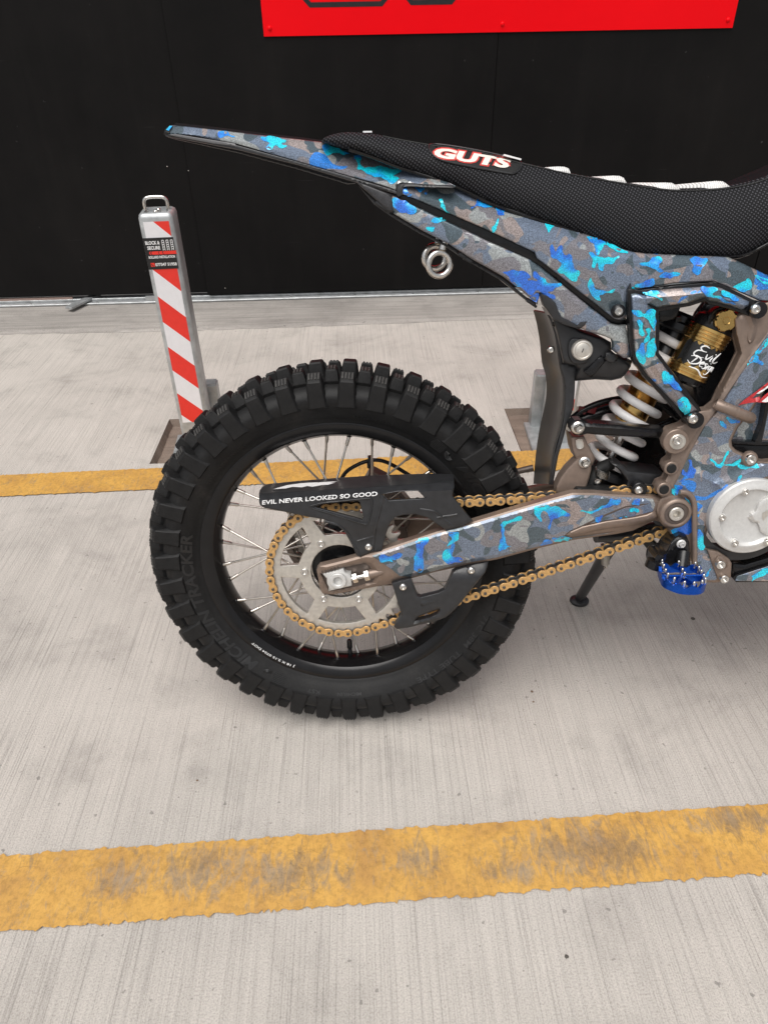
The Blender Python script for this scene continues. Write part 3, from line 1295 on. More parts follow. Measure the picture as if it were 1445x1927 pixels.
def side_knobs(sg):
    fl = lambda l: [(sg * y, r_) for y, r_ in l]
    rd = lambda q: ((sg * q[0][0], q[0][1]), (sg * q[1][0], q[1][1]), q[2], q[3])
    A = knob_mesh(fl([(.0400, .3205), (.0418, .3235), (.0566, .3138), (.0590, .3105), (.0588, .2950), (.0562, .2715)]),
                  fl([(.0345, .2990), (.0370, .2980), (.0450, .2930), (.0470, .2900), (.0490, .2850), (.0510, .2700)]),
                  [.0104, .0108, .0110, .0113, .0120, .0136], rd(((.0424, .3232), (.0560, .3143), 4, .0104)), jit=1)
    B = knob_mesh(fl([(.0165, .3265), (.0180, .3288), (.0350, .3258), (.0369, .3235), (.0395, .3080)]),
                  fl([(.0150, .3060), (.0170, .3060), (.0320, .3020), (.0340, .3010), (.0360, .3000)]),
                  [.0082, .0084, .0086, .0089, .0106], rd(((.0190, .3286), (.0346, .3259), 3, .0079)), jit=2)
    return A, B


KA, KB = side_knobs(-1)
KA2, KB2 = side_knobs(1)
KC = knob_mesh([(-.0175, .3080), (-.0150, .3315), (-.0130, .3337), (.0130, .3337), (.0150, .3315), (.0175, .3080)],
               [(-.0130, .3060), (-.0130, .3060), (-.0110, .3060), (.0110, .3060), (.0130, .3060), (.0130, .3060)],
               [.0122, .0106, .0101, .0101, .0106, .0122], None, jit=3)
NP = 39
PH = R(86.44)
for k in range(NP):
    for me, off in ((KA, 0), (KB, .5), (KC, 0), (KA2, .0), (KB2, .5)):
        a = PH + 2 * math.pi * (k + off) / NP
        o = link('knob', me, tyre)
        # local x -> tangential, y -> lateral, z -> radial
        o.matrix_local = Matrix.Translation(AX) @ Matrix.Rotation(math.pi / 2 - a, 4, 'Y')


def tyre_y(r_):
    pr = spline(TY, 3)
    for (y0, r_0), (y1, r1) in zip(pr[:-1], pr[1:]):
        if r_0 <= r_ <= r1:
            return -(y0 + (y1 - y0) * (r_ - r_0) / (r1 - r_0 + 1e-9))
    return -.05


def ring_text(name, body, a_start, a_end, r_in, hgt, m, parent, yfun, lift=.0005, flip=False, **kw):
    """lettering bent round the wheel; a in degrees, runs clockwise (reads from the hub outward)"""
    L = abs(R(a_end - a_start))

    def conv(u, v, d):
        a = R(a_start) + (R(a_end) - R(a_start)) * u
        r_ = r_in + hgt * (1 - v if flip else v)
        return pol(r_, a, yfun(r_) - lift - d)
    return lettering(name, body, conv, m, parent, 1.0, 1.0, **kw)


M['rubber_raised'] = simple('raised_rubber', (.0125, .0125, .013), .45, scale=200)
ring_text('lettering', 'MICHELIN TRACKER', -128, -192, .2525, .0175, M['rubber_raised'], tyre, tyre_y, extrude=.0003, offset=.03, shear=.2)
ring_text('lettering', 'MICHELIN', 42, 6, .2525, .0175, M['rubber_raised'], tyre, tyre_y, extrude=.0003, offset=.03, shear=.2)
ring_text('lettering', 'TUBE TYPE', -40, -61, .262, .0085, M['rubber_raised'], tyre, tyre_y, extrude=.0003, offset=.01)
ring_text('lettering', 'MICHELIN', -84, -93.5, .261, .0055, M['rubber_raised'], tyre, tyre_y, extrude=.0002, offset=.01)
ring_text('lettering', 'KST', -100.5, -105.5, .261, .0062, M['rubber_raised'], tyre, tyre_y, extrude=.0002, offset=.01)
ring_text('lettering', '71C 38M', -22, -37, .262, .0085, M['rubber_raised'], tyre, tyre_y, extrude=.0003, offset=.01)
ring_text('lettering', 'E2 75R 00 71203', 84, 70, .253, .0048, M['rubber_raised'], tyre, tyre_y, extrude=.0002)
ring_text('lettering', 'TREAD RUBBER NYLON', 146, 125, .253, .0048, M['rubber_raised'], tyre, tyre_y, extrude=.0002)
for a0_ in (-120, 50):      # winged rib emblem ahead of the maker's name
    bm = bmesh.new()
    for q in range(7):
        r_ = .2525 + q * .0026
        pts = [pol(r_, R(a0_ + dx), tyre_y(r_) - .0006) for dx in np.linspace(0, 5.5 - abs(q - 3) * .3, 6)]
        add_tube(bm, pts, .00075, 5)
    for rr in (.0032, .0055, .0078):
        c_ = pol(.2605, R(a0_ - 2.8), tyre_y(.2605) - .0006)
        add_tube(bm, [c_ + Vector((math.cos(t_) * rr, 0, math.sin(t_) * rr)) for t_ in np.linspace(0, 5.2, 12)], .0009, 5)
    finish('emblem', bm, M['rubber_raised'], tyre, 60)

# ---------------------------------------------------------------- rim, spokes, hub
bm = bmesh.new()
rp = [(-.0310, .2405), (-.0335, .2415), (-.0342, .2390), (-.0330, .2330), (-.0300, .2240), (-.0265, .2200), (-.0225, .2185), (-.0160, .2150), (-.0080, .2125), (0, .2120),
      (.0080, .2125), (.0160, .2150), (.0225, .2185), (.0265, .2200), (.0300, .2240), (.0330, .2330), (.0342, .2390), (.0335, .2415), (.0310, .2405), (.022, .229), (0, .222), (-.022, .229)]
revolve_y(bm, rp, 144, True)
bmesh.ops.recalc_face_normals(bm, faces=bm.faces[:])
rim = finish('rim', bm, simple('black_rim_anodise', (.0105, .0100, .0105), .24, .35, var=.2, scale=40), bike, 28)
rim_y = lambda r_: -.0330 - (r_ - .2330) * .2
ring_text('lettering', 'J 18 X 2.15 0724 DOT', -113.5, -135.5, .2305, .0052, M['white'], rim, rim_y, lift=.0009, offset=.012)
bm = bmesh.new()
a = R(-88.5)
add_rev(bm, [(.0042, 0), (.0042, .010), (.0032, .012), (.0045, .014), (.0052, .016), (.0050, .030), (.0035, .032), (0, .032)], pol(.213, a, .004), -pol(1, a, 0) + AX, 12)
finish('valve', bm, M['gloss'], rim)

hub = None
bm = bmesh.new()
hp = [(-.052, .012), (-.060, .020), (-.062, .030), (-.0605, .0475), (-.056, .0490), (-.050, .0460), (-.044, .0500), (-.040, .0500), (-.036, .034), (-.02, .027), (.02, .027), (.036, .034), (.040, .048), (.044, .048), (.050, .044), (.060, .044), (.062, .030), (.060, .012)]
revolve_y(bm, hp, 48)
bmesh.ops.recalc_face_normals(bm, faces=bm.faces[:])
hub = finish('hub', bm, M['gloss'], bike, 30)

# spokes: 36, three-cross; every nipple on its own hump of the rim
bmn = bmesh.new()
add_rev(bmn, [(.0060, -.004), (.0052, .0005), (.0040, .0022), (0, .0026)], (0, 0, 0), (0, 0, 1), 12)
hump = bpy.data.meshes.new('nipple_seat'); bmn.to_mesh(hump); bmn.free(); hump.materials.append(rim.data.materials[0]); hump.shade_smooth()
SP0 = R(85.5)
for k in range(36):
    a = SP0 + R(10) * k
    side = -1 if k % 2 == 0 else 1
    lead = 1 if (k // 2) % 2 == 0 else -1
    rimp = pol(.2128, a, side * .008)
    ah = a + lead * R(72)
    hubp = pol(.0475, ah, side * (.042 + .0025 * lead))
    d = (hubp - rimp).normalized()
    bm = bmesh.new()
    add_tube(bm, [rimp - d * .002, hubp], .00185, 7)
    add_tube(bm, [rimp - d * .004, rimp + d * .0145, rimp + d * .0165], [.0032, .0030, .0022], 7)
    finish('spoke', bm, M['spoke'], rim, 60)
    o = link('nipple_seat', hump, rim)
    o.matrix_local = Matrix.Translation(pol(.2138, a, side * .008)) @ (AX - pol(1, a, 0)).to_track_quat('Z', 'Y').to_matrix().to_4x4()

# sprocket: six arms, 46 teeth
YS = -.0715


def xz(p, y):
    return Vector((p[0], y, R0 + p[1]))


NT = 46
teeth = []
for k in range(NT):
    for f_, r_ in ((-.42, .1105), (-.22, .1145), (-.10, .1205), (.10, .1205), (.22, .1145), (.42, .1105)):
        a = 2 * math.pi * (k + .5 + f_) / NT
        teeth.append((r_ * math.cos(a), r_ * math.sin(a)))
holes = [[(.0485 * math.cos(t_), .0485 * math.sin(t_)) for t_ in np.linspace(0, 2 * math.pi, 33)[:-1]]]
for k in range(6):
    am = R(60 * k + 30)
    q = []
    for r_, d0_, d1_ in ((.0680, -19.5, 19.5), (.0990, 24, -24)):
        for t_ in np.linspace(d0_, d1_, 7):
            q.append((r_ * math.cos(am + R(t_)), r_ * math.sin(am + R(t_))))
    q[0], q[6] = tuple(np.array(q[0]) * 1.02), tuple(np.array(q[6]) * 1.02)
    holes.append(spline(q, 2, True) if False else q)
bm = bmesh.new()
fld = Field(teeth, YS - .0035, .0012, .0007, (), holes)
panel_bm(bm, teeth, fld, .007, holes, .005, conv=xz)
sprocket = finish('sprocket', bm, M['dull_steel'], bike, 30)
for k in range(6):
    a = R(60 * k)
    o = link('bolt', BOLT['cap'], sprocket)
    o.location = pol(.0587, a, YS - .0035); o.scale = (.0062, .0045, .0062)

# brake disc and caliper on the far side
bm = bmesh.new()
wav = []
for k in range(72):
    r_ = .108 + (.004 if (k % 6) in (0, 1, 2) else -.003)
    wav.append((r_ * math.cos(R(5 * k)), r_ * math.sin(R(5 * k))))
hl = [[(.030 * math.cos(t_), .030 * math.sin(t_)) for t_ in np.linspace(0, 6.2832, 25)[:-1]]]
for k in range(6):
    am = R(60 * k + 12)
    q = []
    for r_, d0_, d1_ in ((.050, -20, 16), (.083, 24, -12)):
        for t_ in np.linspace(d0_, d1_, 5):
            q.append((r_ * math.cos(am + R(t_)), r_ * math.sin(am + R(t_))))
    hl.append(q)
for k in range(24):
    a, r_ = R(15 * k + 4), .096 + (k % 3 - 1) * .005
    hl.append([(r_ * math.cos(a) + .0032 * math.cos(t_), r_ * math.sin(a) + .0032 * math.sin(t_)) for t_ in np.linspace(0, 6.2832, 9)[:-1]])
panel_bm(bm, wav, Field(wav, .068, 0, 0), .003, hl, .007, conv=xz)
finish('brake_disc', bm, M['dull_steel'], bike, 30)
cal = []
bm = bmesh.new()
for a_, rr, sz in ((38, .112, (.060, .040, .045)), (62, .118, (.040, .046, .040))):
    add_box(bm, pol(rr, R(a_), .071), sz, Matrix.Rotation(R(90 - a_), 3, 'Y'))
bmesh.ops.bevel(bm, geom=bm.edges[:], offset=.006, segments=2, affect='EDGES')
caliper = finish('brake_caliper', bm, M['bronze_dark'], bike, 30)
bm = bmesh.new()
add_tube(bm, spline([at(640, 905, .07), at(655, 885, .07), at(690, 868, .07), at(722, 868, .07), at(760, 888, .07), at(800, 915, .06)], 6), .0035, 8)
add_rev(bm, [(.006, 0), (.006, .012), (.0045, .014), (.0045, .022), (0, .023)], at(697, 880, .07), (0, 0, 1), 10)
finish('brake_hose', bm, M['gloss'], caliper, 60)
bm = bmesh.new()
add_tube(bm, [at(1003, 880, .06), at(960, 890, .062), at(860, 960, .07)], .006, 8)
finish('brake_torque_arm', bm, M['bronze_dark'], caliper, 60)

br1 = [(534, 1010), (548, 1006), (555, 1020), (562, 1040), (580, 1052), (584, 1064), (574, 1072), (556, 1064), (544, 1046), (536, 1028)]
panel('disc_guard', br1, .050, M['bronze_dark'], bike, .006, 2, .002, (), [[(549, 1030), (553, 1028), (566, 1050), (562, 1053)], [(544, 1015), (550, 1015), (550, 1021), (545, 1021)]], 6)
br2 = [(742, 972), (766, 970), (772, 984), (764, 996), (768, 1012), (758, 1022), (746, 1016), (750, 996), (742, 986)]
panel('caliper_bracket', br2, .055, M['bronze_dark'], bike, .006, 2, .002, (), [[(755, 986), (760, 986), (760, 991), (755, 991)]], 6)
bolt(595, 990, .03, 7, 'button', hub, M['gloss'])

# ---------------------------------------------------------------- chain
def link_mesh(outer):
    bm = bmesh.new()
    P = .015875
    def plate(y0, y1, r_, waist):
        pts = []
        for k in range(13):
            t_ = R(60 + 240 * k / 12); pts.append((-P / 2 + r_ * math.cos(t_), r_ * math.sin(t_)))
        pts.append((0, -waist))
        for k in range(13):
            t_ = R(-120 + 240 * k / 12); pts.append((P / 2 + r_ * math.cos(t_), r_ * math.sin(t_)))
        pts.append((0, waist))
        ch = .0004
        a = [bm.verts.new((x * .96, y0, z * .93)) for x, z in pts]
        b = [bm.verts.new((x, y0 + ch, z)) for x, z in pts]
        c = [bm.verts.new((x, y1, z)) for x, z in pts]
        N = len(pts)
        for u, v in ((a, b), (b, c)):
            for k in range(N):
                bm.faces.new((u[k], u[(k + 1) % N], v[(k + 1) % N], v[k]))
        bm.faces.new(a); bm.faces.new(list(reversed(c)))
    if outer:
        plate(-.0085, -.0063, .0072, .0044)
        plate(.0063, .0085, .0072, .0044)
        for f in bm.faces: f.material_index = 0
        for sx in (-1, 1):
            add_rev(bm, [(.0025, .0080), (.0025, .0100), (.0019, .0106), (0, .0104)], (sx * P / 2, 0, 0), (0, -1, 0), 10, mi=1)
    else:
        plate(-.0060, -.0040, .0066, .0042)
        plate(.0040, .0060, .0066, .0042)
        for sx in (-1, 1):
            add_rev(bm, [(.0050, -.004), (.0050, .004)], (sx * P / 2, 0, 0), (0, -1, 0), 10)
        for f in bm.faces: f.material_index = 1
    bmesh.ops.recalc_face_normals(bm, faces=bm.faces[:])
    me = bpy.data.meshes.new('chain_link')
    bm.to_mesh(me); bm.free()
    me.materials.append(M['chain_gold']); me.materials.append(M['dark_steel'])
    me.shade_smooth(); me.set_sharp_from_angle(angle=R(30))
    return me


LO, LI = link_mesh(True), link_mesh(False)
RS, RF = .1163, .0357
FS = (.5205, .1107)
YC = -.0715
D = math.hypot(*FS); th = math.atan2(FS[1], FS[0]); al = math.acos((RS - RF) / D)
au, ad_ = th + al, th - al
path = []
SAG = .010
def tp(c, r_, a): return np.array([c[0] + r_ * math.cos(a), c[1] + r_ * math.sin(a)])
u0, u1 = tp(FS, RF, au), tp((0, 0), RS, au)
l0, l1 = tp((0, 0), RS, ad_), tp(FS, RF, ad_)
for s_ in np.linspace(0, 1, 60)[:-1]:
    path.append(u0 + (u1 - u0) * s_ + np.array([0, -.006]) * 4 * s_ * (1 - s_))
for a in np.linspace(au, ad_ + 2 * math.pi, 160)[:-1]:
    path.append(tp((0, 0), RS, a))
for s_ in np.linspace(0, 1, 60)[:-1]:
    path.append(l0 + (l1 - l0) * s_ + np.array([0, -.004]) * 4 * s_ * (1 - s_))
for a in np.linspace(ad_, au, 30)[:-1]:
    path.append(tp(FS, RF, a))
path = np.array(path + [path[0]])
cum = np.r_[0, np.cumsum(np.linalg.norm(np.diff(path, axis=0), axis=1))]
NL = int(cum[-1] / .015875) // 2 * 2
pitch = cum[-1] / NL
pin = lambda k: np.array([np.interp((k * pitch + .004) % cum[-1], cum, path[:, i]) for i in (0, 1)])
bm = bmesh.new()
add_rev(bm, [(.0205, -.004), (.031, -.0035), (.031, .0035), (.0205, .004)], (FS[0], YC, R0 + FS[1]), (0, 1, 0), 28)
front_sprocket = finish('front_sprocket', bm, M['dark_steel'], bike)
chain = None
for k in range(NL):
    a, b = pin(k), pin(k + 1)
    o = link('chain' if chain is None else 'chain_link', LO if k % 2 == 0 else LI, bike if chain is None else chain)
    mid = (a + b) / 2
    ang = math.atan2(b[1] - a[1], b[0] - a[0])
    mw = Matrix.Translation((mid[0], YC, R0 + mid[1])) @ Matrix.Rotation(-ang, 4, 'Y') @ Matrix.Diagonal((np.linalg.norm(b - a) / .015875, 1, 1, 1))
    if chain is None:
        chain = empty('chain'); chain.parent = bike
        o.name = 'chain_link'; o.parent = chain
    o.matrix_local = mw

# ---------------------------------------------------------------- swingarm
arm_top = [(601, 1066), (650, 1054), (686, 1044), (724, 1033), (820, 1001), (888, 982.6), (983, 954), (1044, 936.4), (1077, 927.5), (1117, 927.8), (1158, 930.7), (1235, 934.8)]
arm_bot = [(1250, 985), (1231, 979.4), (1190, 998.5), (1158, 1005), (1079, 1016), (1006, 1033.5), (935, 1052.6), (881, 1062), (840, 1071.7), (820, 1076), (738, 1098), (696, 1106), (626, 1118.7), (607, 1116.5), (603, 1110)]
arm = [(596, 1072)] + arm_top + [(1260, 945)] + arm_bot
yarm = [(640, 1090, -.100), (900, 1020, -.100), (1250, 960, -.094)]
cav = [(603, 1080), (640, 1068.5), (653, 1066.4), (686.3, 1059), (694, 1064), (699, 1072), (704, 1090), (701, 1094.6), (673, 1103), (618.2, 1113.0), (612, 1098)]
swing, fa_ = panel('swingarm', arm, yarm, M['bronze'], bike, .015, 9, .0075, (), [cav], 13, 32, True)
arm_print = [(700, 1046), (724, 1037), (820, 1005), (888, 986.5), (983, 958), (1044, 940.5), (1077, 931.5), (1117, 931.8), (1158, 934.5), (1228, 938.5), (1232, 950), (1228, 962), (1190, 972), (1140, 979), (1095, 988), (1070, 1000), (1060, 1009), (1075, 1012), (1158, 1001), (1150, 1003), (1079, 1013), (1006, 1030), (935, 1049), (881, 1058.5), (840, 1068), (775, 1085.5), (752, 1084), (738, 1072)]
afield = Field(arm, lambda q: fa_.fn(q), 9, .0075, (), (), True)
amain = Field(arm_print, lambda q: afield(q) - .0017)


def offset_pts(poly, d, step=6):
    P = resample(poly, step)
    tn = np.roll(P, -1, 0) - np.roll(P, 1, 0)
    tn /= np.maximum(np.linalg.norm(tn, axis=1), 1e-9)[:, None]
    nn = np.c_[-tn[:, 1], tn[:, 0]]
    q = np.concatenate([P + nn * d, P - nn * d])
    q = q[inside(q, poly)]
    return q[seg_dist(q, poly) > d * .96]


bm = bmesh.new()
# the wrap follows three facets: bright upper chamfer, flat, lower chamfer
panel_bm(bm, arm_print, amain, 0, (), 5, back=False, extra=[offset_pts(arm, 9.0), offset_pts(arm, 9.6)])
wrap_arm = finish('wrap', bm, M['camo2'], swing, 20)
decal('print', [[(712, 1049), (722, 1044), (733, 1047), (748, 1041), (757, 1045), (751, 1052), (738, 1053), (740, 1058), (727, 1056), (716, 1058)],
                [(783, 1014), (803, 1012), (805, 1022), (798, 1030), (795, 1050), (799, 1066), (792, 1076), (781, 1074), (778, 1069), (781, 1045), (784, 1030)],
                [(845, 1003), (862, 1001), (863, 1010), (855, 1022), (845, 1026), (841, 1027), (849, 1015)],
                [(834, 1036), (845, 1034), (850, 1046), (866, 1049), (869, 1056), (850, 1061), (840, 1059), (832, 1050)],
                [(944, 993), (949, 995), (950, 1018), (955, 1026), (962, 1028), (950, 1032), (940, 1039), (938, 1030), (942, 1015)],
                [(1004, 956), (1020, 951), (1045, 953), (1060, 960), (1072, 969), (1052, 974), (1040, 977), (1035, 996), (1032, 992), (1034, 972), (1024, 962), (1017, 968), (1018, 982), (1011, 976)],
                [(1091, 962), (1115, 961), (1132, 953), (1146, 944), (1150, 938), (1158, 940), (1165, 938), (1167, 944), (1160, 951), (1146, 953), (1130, 959), (1112, 966)],
                [(1122, 974), (1134, 970), (1130, 980), (1150, 976), (1178, 972), (1174, 981), (1150, 984), (1128, 991), (1121, 990)],
                [(1040, 1013), (1062, 1010), (1078, 1014), (1060, 1020), (1045, 1020)],
                [(1192, 941), (1204, 940), (1201, 950), (1190, 950)], [(1186, 956), (1202, 958), (1198, 964), (1185, 962)],
                [(940, 986), (960, 978), (980, 971), (982, 977), (955, 986), (945, 992)]], amain, M['splash'], wrap_arm)
# end casting: floor of the adjuster slot, block, nut, screw
bm = bmesh.new()
panel_bm(bm, [(599, 1070), (700, 1050), (712, 1098), (610, 1120)], Field([(599, 1070), (700, 1050), (712, 1098), (610, 1120)], -.088), .004, (), 14)
finish('adjuster_slot', bm, M['bronze_dark'], swing)
blk = [(607.5, 1080), (646, 1070), (649, 1078), (660, 1080), (662, 1102), (618, 1112.5), (619, 1104), (615.7, 1098), (615, 1088)]
axle, fb = panel('axle_block', blk, -.101, M['silver'], swing, .012, 2.2, .002, (), (), 8)
bm = bmesh.new()
add_rev(bm, [(.0135, 0), (.0135, .006), (.0125, .0072), (.0085, .0072), (.0072, .006), (.0072, -.01), (0, -.01)], (at(636.5, 1090.5, -.101)), (0, -1, 0), 28)
nut = finish('axle_nut', bm, M['silver'], axle)
bm = bmesh.new()
p0, p1 = at(661, 1089, -.096), at(701, 1080, -.096)
add_tube(bm, [p0, p1], .0036, 10)
dvec = (p1 - p0).normalized()
for s_, r_, L_ in ((.62, .0092, .0085), (.08, .0085, .008)):
    c_ = p0 + (p1 - p0) * s_
    add_rev(bm, [(0, 0), (r_ * .9, 0), (r_, .001), (r_, L_ - .001), (r_ * .9, L_), (0, L_)], c_, dvec, 6)
finish('adjuster_bolt', bm, M['steel'], swing)
bm = bmesh.new()
add_tube(bm, [at(696, 1080, -.092), at(718, 1075, -.094), at(735, 1072, -.092)], [.0085, .0062, .0015], 12)
finish('adjuster_boss', bm, M['bronze'], swing, 60)
for k in range(6):      # index marks on the slot
    bm = bmesh.new()
    x_ = 606 + k * 5.9; y_ = 1074.5 - k * 1.55
    add_tube(bm, [at(x_, y_, -.1005), at(x_ + .6, y_ + 5, -.1005)], .0011, 6)
    finish('index_mark', bm, M['bronze_dark'], swing, 60)
rib = [(1063, 1008), (1072, 1000), (1095, 990), (1140, 980), (1190, 973), (1215, 968), (1233, 960), (1238, 975), (1212, 983), (1180, 990), (1130, 997), (1085, 1008)]
panel('arm_rib', rib, lambda q: fa_.fn(q) - .005, M['bronze'], swing, .008, 6, .005, (), (), 9)
rib2 = [(1072, 999), (1100, 985), (1136, 968), (1175, 952), (1226, 945), (1226, 948), (1176, 956), (1138, 972), (1102, 989)]
panel('arm_rib', rib2, lambda q: fa_.fn(q) - .002, M['bronze_dark'], swing, .004, 1.5, .001, (), (), 9)
# far arm and the cross bridge ahead of the tyre
bm = bmesh.new()
add_box(bm, (.26, .092, .378), (.60, .028, .055), Matrix.Rotation(R(-12.0), 3, 'Y'))
add_box(bm, (.440, .012, .447), (.07, .15, .04), Matrix.Rotation(R(-12.0), 3, 'Y'))
bmesh.ops.bevel(bm, geom=bm.edges[:], offset=.008, segments=2, affect='EDGES')
finish('swingarm_far_side', bm, M['bronze'], swing)
bm = bmesh.new()
add_rev(bm, [(.011, -.10), (.011, .105), (0, .105)], (0, 0, R0), (0, 1, 0), 20)
finish('axle', bm, M['steel'], bike)

# ---------------------------------------------------------------- chain guard
gd = [(487.7, 930), (488.5, 924), (492.9, 917.5), (503, 912.5), (560, 906.5), (616, 902), (640, 900.3), (690, 896.8), (723, 895.2), (806, 892.7), (849, 892.7), (853.8, 895.2), (854.5, 917.6), (851, 933.2), (868, 955), (889, 980), (870, 989), (840.6, 999), (822, 986), (802.6, 973), (781.8, 967.8), (760, 969), (747, 972), (735, 982), (727, 1003), (721, 1025), (717.8, 1037), (698.8, 1038.8), (679.7, 1047.4), (671, 1045.7), (662, 1025), (650, 1003), (633, 987), (612, 978), (577.6, 972), (550, 966), (526, 961), (498, 955.7), (490, 951), (487.7, 944)]
g1 = ((487, 931), (855, 908))     # shelf edge
g2 = ((487, 941.5), (855, 922))


def sd(q, l):
    (x0, y0), (x1, y1) = l
    return ((q[:, 1] - y0) * (x1 - x0) - (q[:, 0] - x0) * (y1 - y0)) / math.hypot(x1 - x0, y1 - y0)


def guard_y(q):
    a = sd(q, g1); b = sd(q, g2)
    y = np.full(len(q), -.108)
    # main face, a bevelled band above it, and a shelf folding back over the chain
    y += np.where(b < 0, -b * .0012, 0)
    y += np.where(a < 0, -a * .0022, 0)
    # feet step in towards the swingarm
    foot = np.clip((q[:, 1] - 985) / 26, 0, 1) * .006
    return y + foot


gh = [[(592, 954), (610, 948), (640, 945), (673, 943), (677, 945), (684, 974), (681, 978), (676, 976)], [(718, 930.6), (748, 925.2), (786, 923.6), (790, 927), (800, 938), (731, 941.5)]]
guard, fg = panel('chain_guard', gd, guard_y, M['plastic'], bike, .004, 2.5, .0018, (), gh, 9, 22, extra=[resample([g1[0], g1[1]], 6, False), resample([g2[0], g2[1]], 6, False)])
for pts in ([(584, 952), (606, 946.5), (640, 943), (690, 938), (699, 939.5), (700, 952), (693, 984)], [(583, 952), (590, 957), (640, 972), (684, 986), (692, 984)]):
    bm = bmesh.new()
    add_tube(bm, [at(x, y, float(fg([(x, y)])[0])) for x, y in spline(pts, 4)], .0016, 6)
    finish('raised_edge', bm, M['plastic'], guard, 60)
for pts in ([(612, 980), (640, 989), (655, 1003), (667, 1025), (678, 1046)], [(672, 1018), (706, 1008)], [(711, 975), (705, 1000), (702, 1036)], [(790, 958), (820, 962), (852, 990)], [(822, 974), (860, 968)], [(711, 975), (722, 935)]):
    bm = bmesh.new()
    add_tube(bm, [at(x, y, float(fg.fn(np.array([(x, y)]))[0]) + .0008) for x, y in resample(pts, 8, False)], .0022, 6)
    finish('stiffening_rib', bm, M['plastic'], guard, 60)
def guard_text(u, v, d):
    q = np.array([493.5 + 216.5 * u + .3 * v, 949.8 - 16.8 * u - 8.2 * v])
    return at(q[0], q[1], float(fg.fn(q[None])[0]) - .0012)


lettering('lettering', 'EVIL NEVER LOOKED SO GOOD', guard_text, M['white'], guard, 1, 1, offset=.022)
swo = [[(514, 920.5), (540, 913), (565, 909.5), (585, 908), (560, 914), (538, 919)], [(545, 916), (572, 909), (600, 907.5), (592, 911), (568, 917)], [(575, 914), (602, 907.6), (635, 905.5), (612, 911.5), (588, 916)], [(600, 913), (616, 910), (632, 908), (618, 912)]]
decal('emblem', swo, Field(gd, lambda q: fg.fn(q)), M['white'], guard, .0022, 3, 0)
for x, y in ((693.6, 1029), (851, 980)):
    bolt(x, y, -.103, 7.2, 'button', guard)

# ---------------------------------------------------------------- lower chain guide
gl = [(737, 1098), (742, 1112), (750, 1140), (756, 1158), (750, 1166), (743, 1174), (741.5, 1180), (747, 1184), (770, 1180.5), (806, 1172), (826, 1166.5), (838, 1162), (848, 1154), (861, 1141), (890, 1105), (913, 1077), (917, 1066), (918.5, 1056), (896, 1060), (875, 1066), (860, 1071), (851, 1077), (843, 1095), (836, 1110), (826, 1115), (792, 1123.5), (786, 1122), (783, 1115), (773, 1089), (755, 1092)]
gslot = [(780, 1168.5), (788, 1160), (797.4, 1156.4), (806, 1153), (826.8, 1146), (828, 1149), (822, 1156), (809.5, 1161.6)]
guide, fgl = panel('chain_guide', gl, lambda q: np.full(len(q), -.101) + .014 * np.clip((q[:, 1] - 1085) / -30, 0, 1), M['plastic'], bike, .010, 3.5, .003, (), [gslot], 9, 24)
led = [(790, 1126), (827, 1117), (838, 1112), (833, 1127), (792, 1141)]
panel('guide_ledge', led, lambda q: -.1035 + np.clip((1141 - q[:, 1]) / 26, 0, 1) * .006, M['plastic'], guide, .006, 1.5, .001, (), (), 8)
for x, y in ((758.3, 1104.5), (886.3, 1073.4)):
    bolt(x, y, -.102, 7.2, 'button', guide)

# ---------------------------------------------------------------- tail fender
tail = [(323, 235.6), (360, 239), (405, 244), (488, 254), (560, 262), (612, 268.4), (650, 279), (690, 291), (745, 312), (800, 330), (846, 344), (857, 350), (854, 352.5), (800, 349), (763, 345), (747.5, 346), (744.5, 357), (700, 343), (653, 330.5), (560, 303.5), (442, 270), (360, 254.5), (320, 254.5), (310, 252), (311, 245)]
tc = [(320, 249), (400, 254), (500, 283), (600, 311), (744, 349)]


def tail_y(q):
    t_ = np.clip((q[:, 0] - 310) / 440, 0, 1.2)
    y = -.034 - .050 * t_
    # upper facet leans back over the wheel
    yc = np.interp(q[:, 0], [320, 442, 560, 653, 744, 860], [249, 262, 292, 318, 347, 352])
    up = np.clip(yc - q[:, 1], 0, 60)
    return y + up * .00075


tailp, ft = panel('rear_fender', tail, tail_y, M['camo'], bike, .006, 2.0, .002, (), (), 11, 22, extra=[resample([(320, 249), (442, 262), (560, 292), (653, 318), (744, 347)], 7, False)])
decal('print', [[(492, 258), (505, 256), (522, 258), (538, 264), (530, 270), (540, 274), (531, 279), (519, 274), (512, 281), (500, 277), (507, 269), (497, 265)],
                [(606, 277), (612, 271), (630, 276), (645, 284), (660, 289), (640, 290), (625, 287), (615, 293)],
                [(664, 292), (680, 296), (678, 308), (690, 316), (710, 312), (740, 318), (759, 321), (740, 330), (752, 336), (736, 345), (716, 333), (700, 332), (686, 322), (672, 318), (674, 306)],
                [(411, 247), (421, 246), (434, 252), (442, 257), (428, 256), (417, 259), (412, 258)]], ft, M['splash'], tailp)
bm = bmesh.new()   # far half of the fender's roof so that it is a shell, not a sheet
rows = []
for x, yt, yb in ((323, 236, 254), (405, 244, 262), (488, 254, 284), (560, 262, 304), (612, 268.4, 319), (690, 291, 341), (745, 312, 358)):
    yn = float(ft([(x, yt)])[0]); pn = at(x, yt, yn)
    rows.append([pn + Vector((0, .001, -.001)), Vector((pn.x, 0, pn.z + .006)), Vector((pn.x, -yn, pn.z)), Vector((pn.x, -float(ft.fn(np.array([(x, yb)]))[0]), at(x, yb, yn).z))])
V = [[bm.verts.new(p) for p in r_] for r_ in rows]
for a, b in zip(V[:-1], V[1:]):
    for k in range(3):
        bm.faces.new((a[k], a[k + 1], b[k + 1], b[k]))
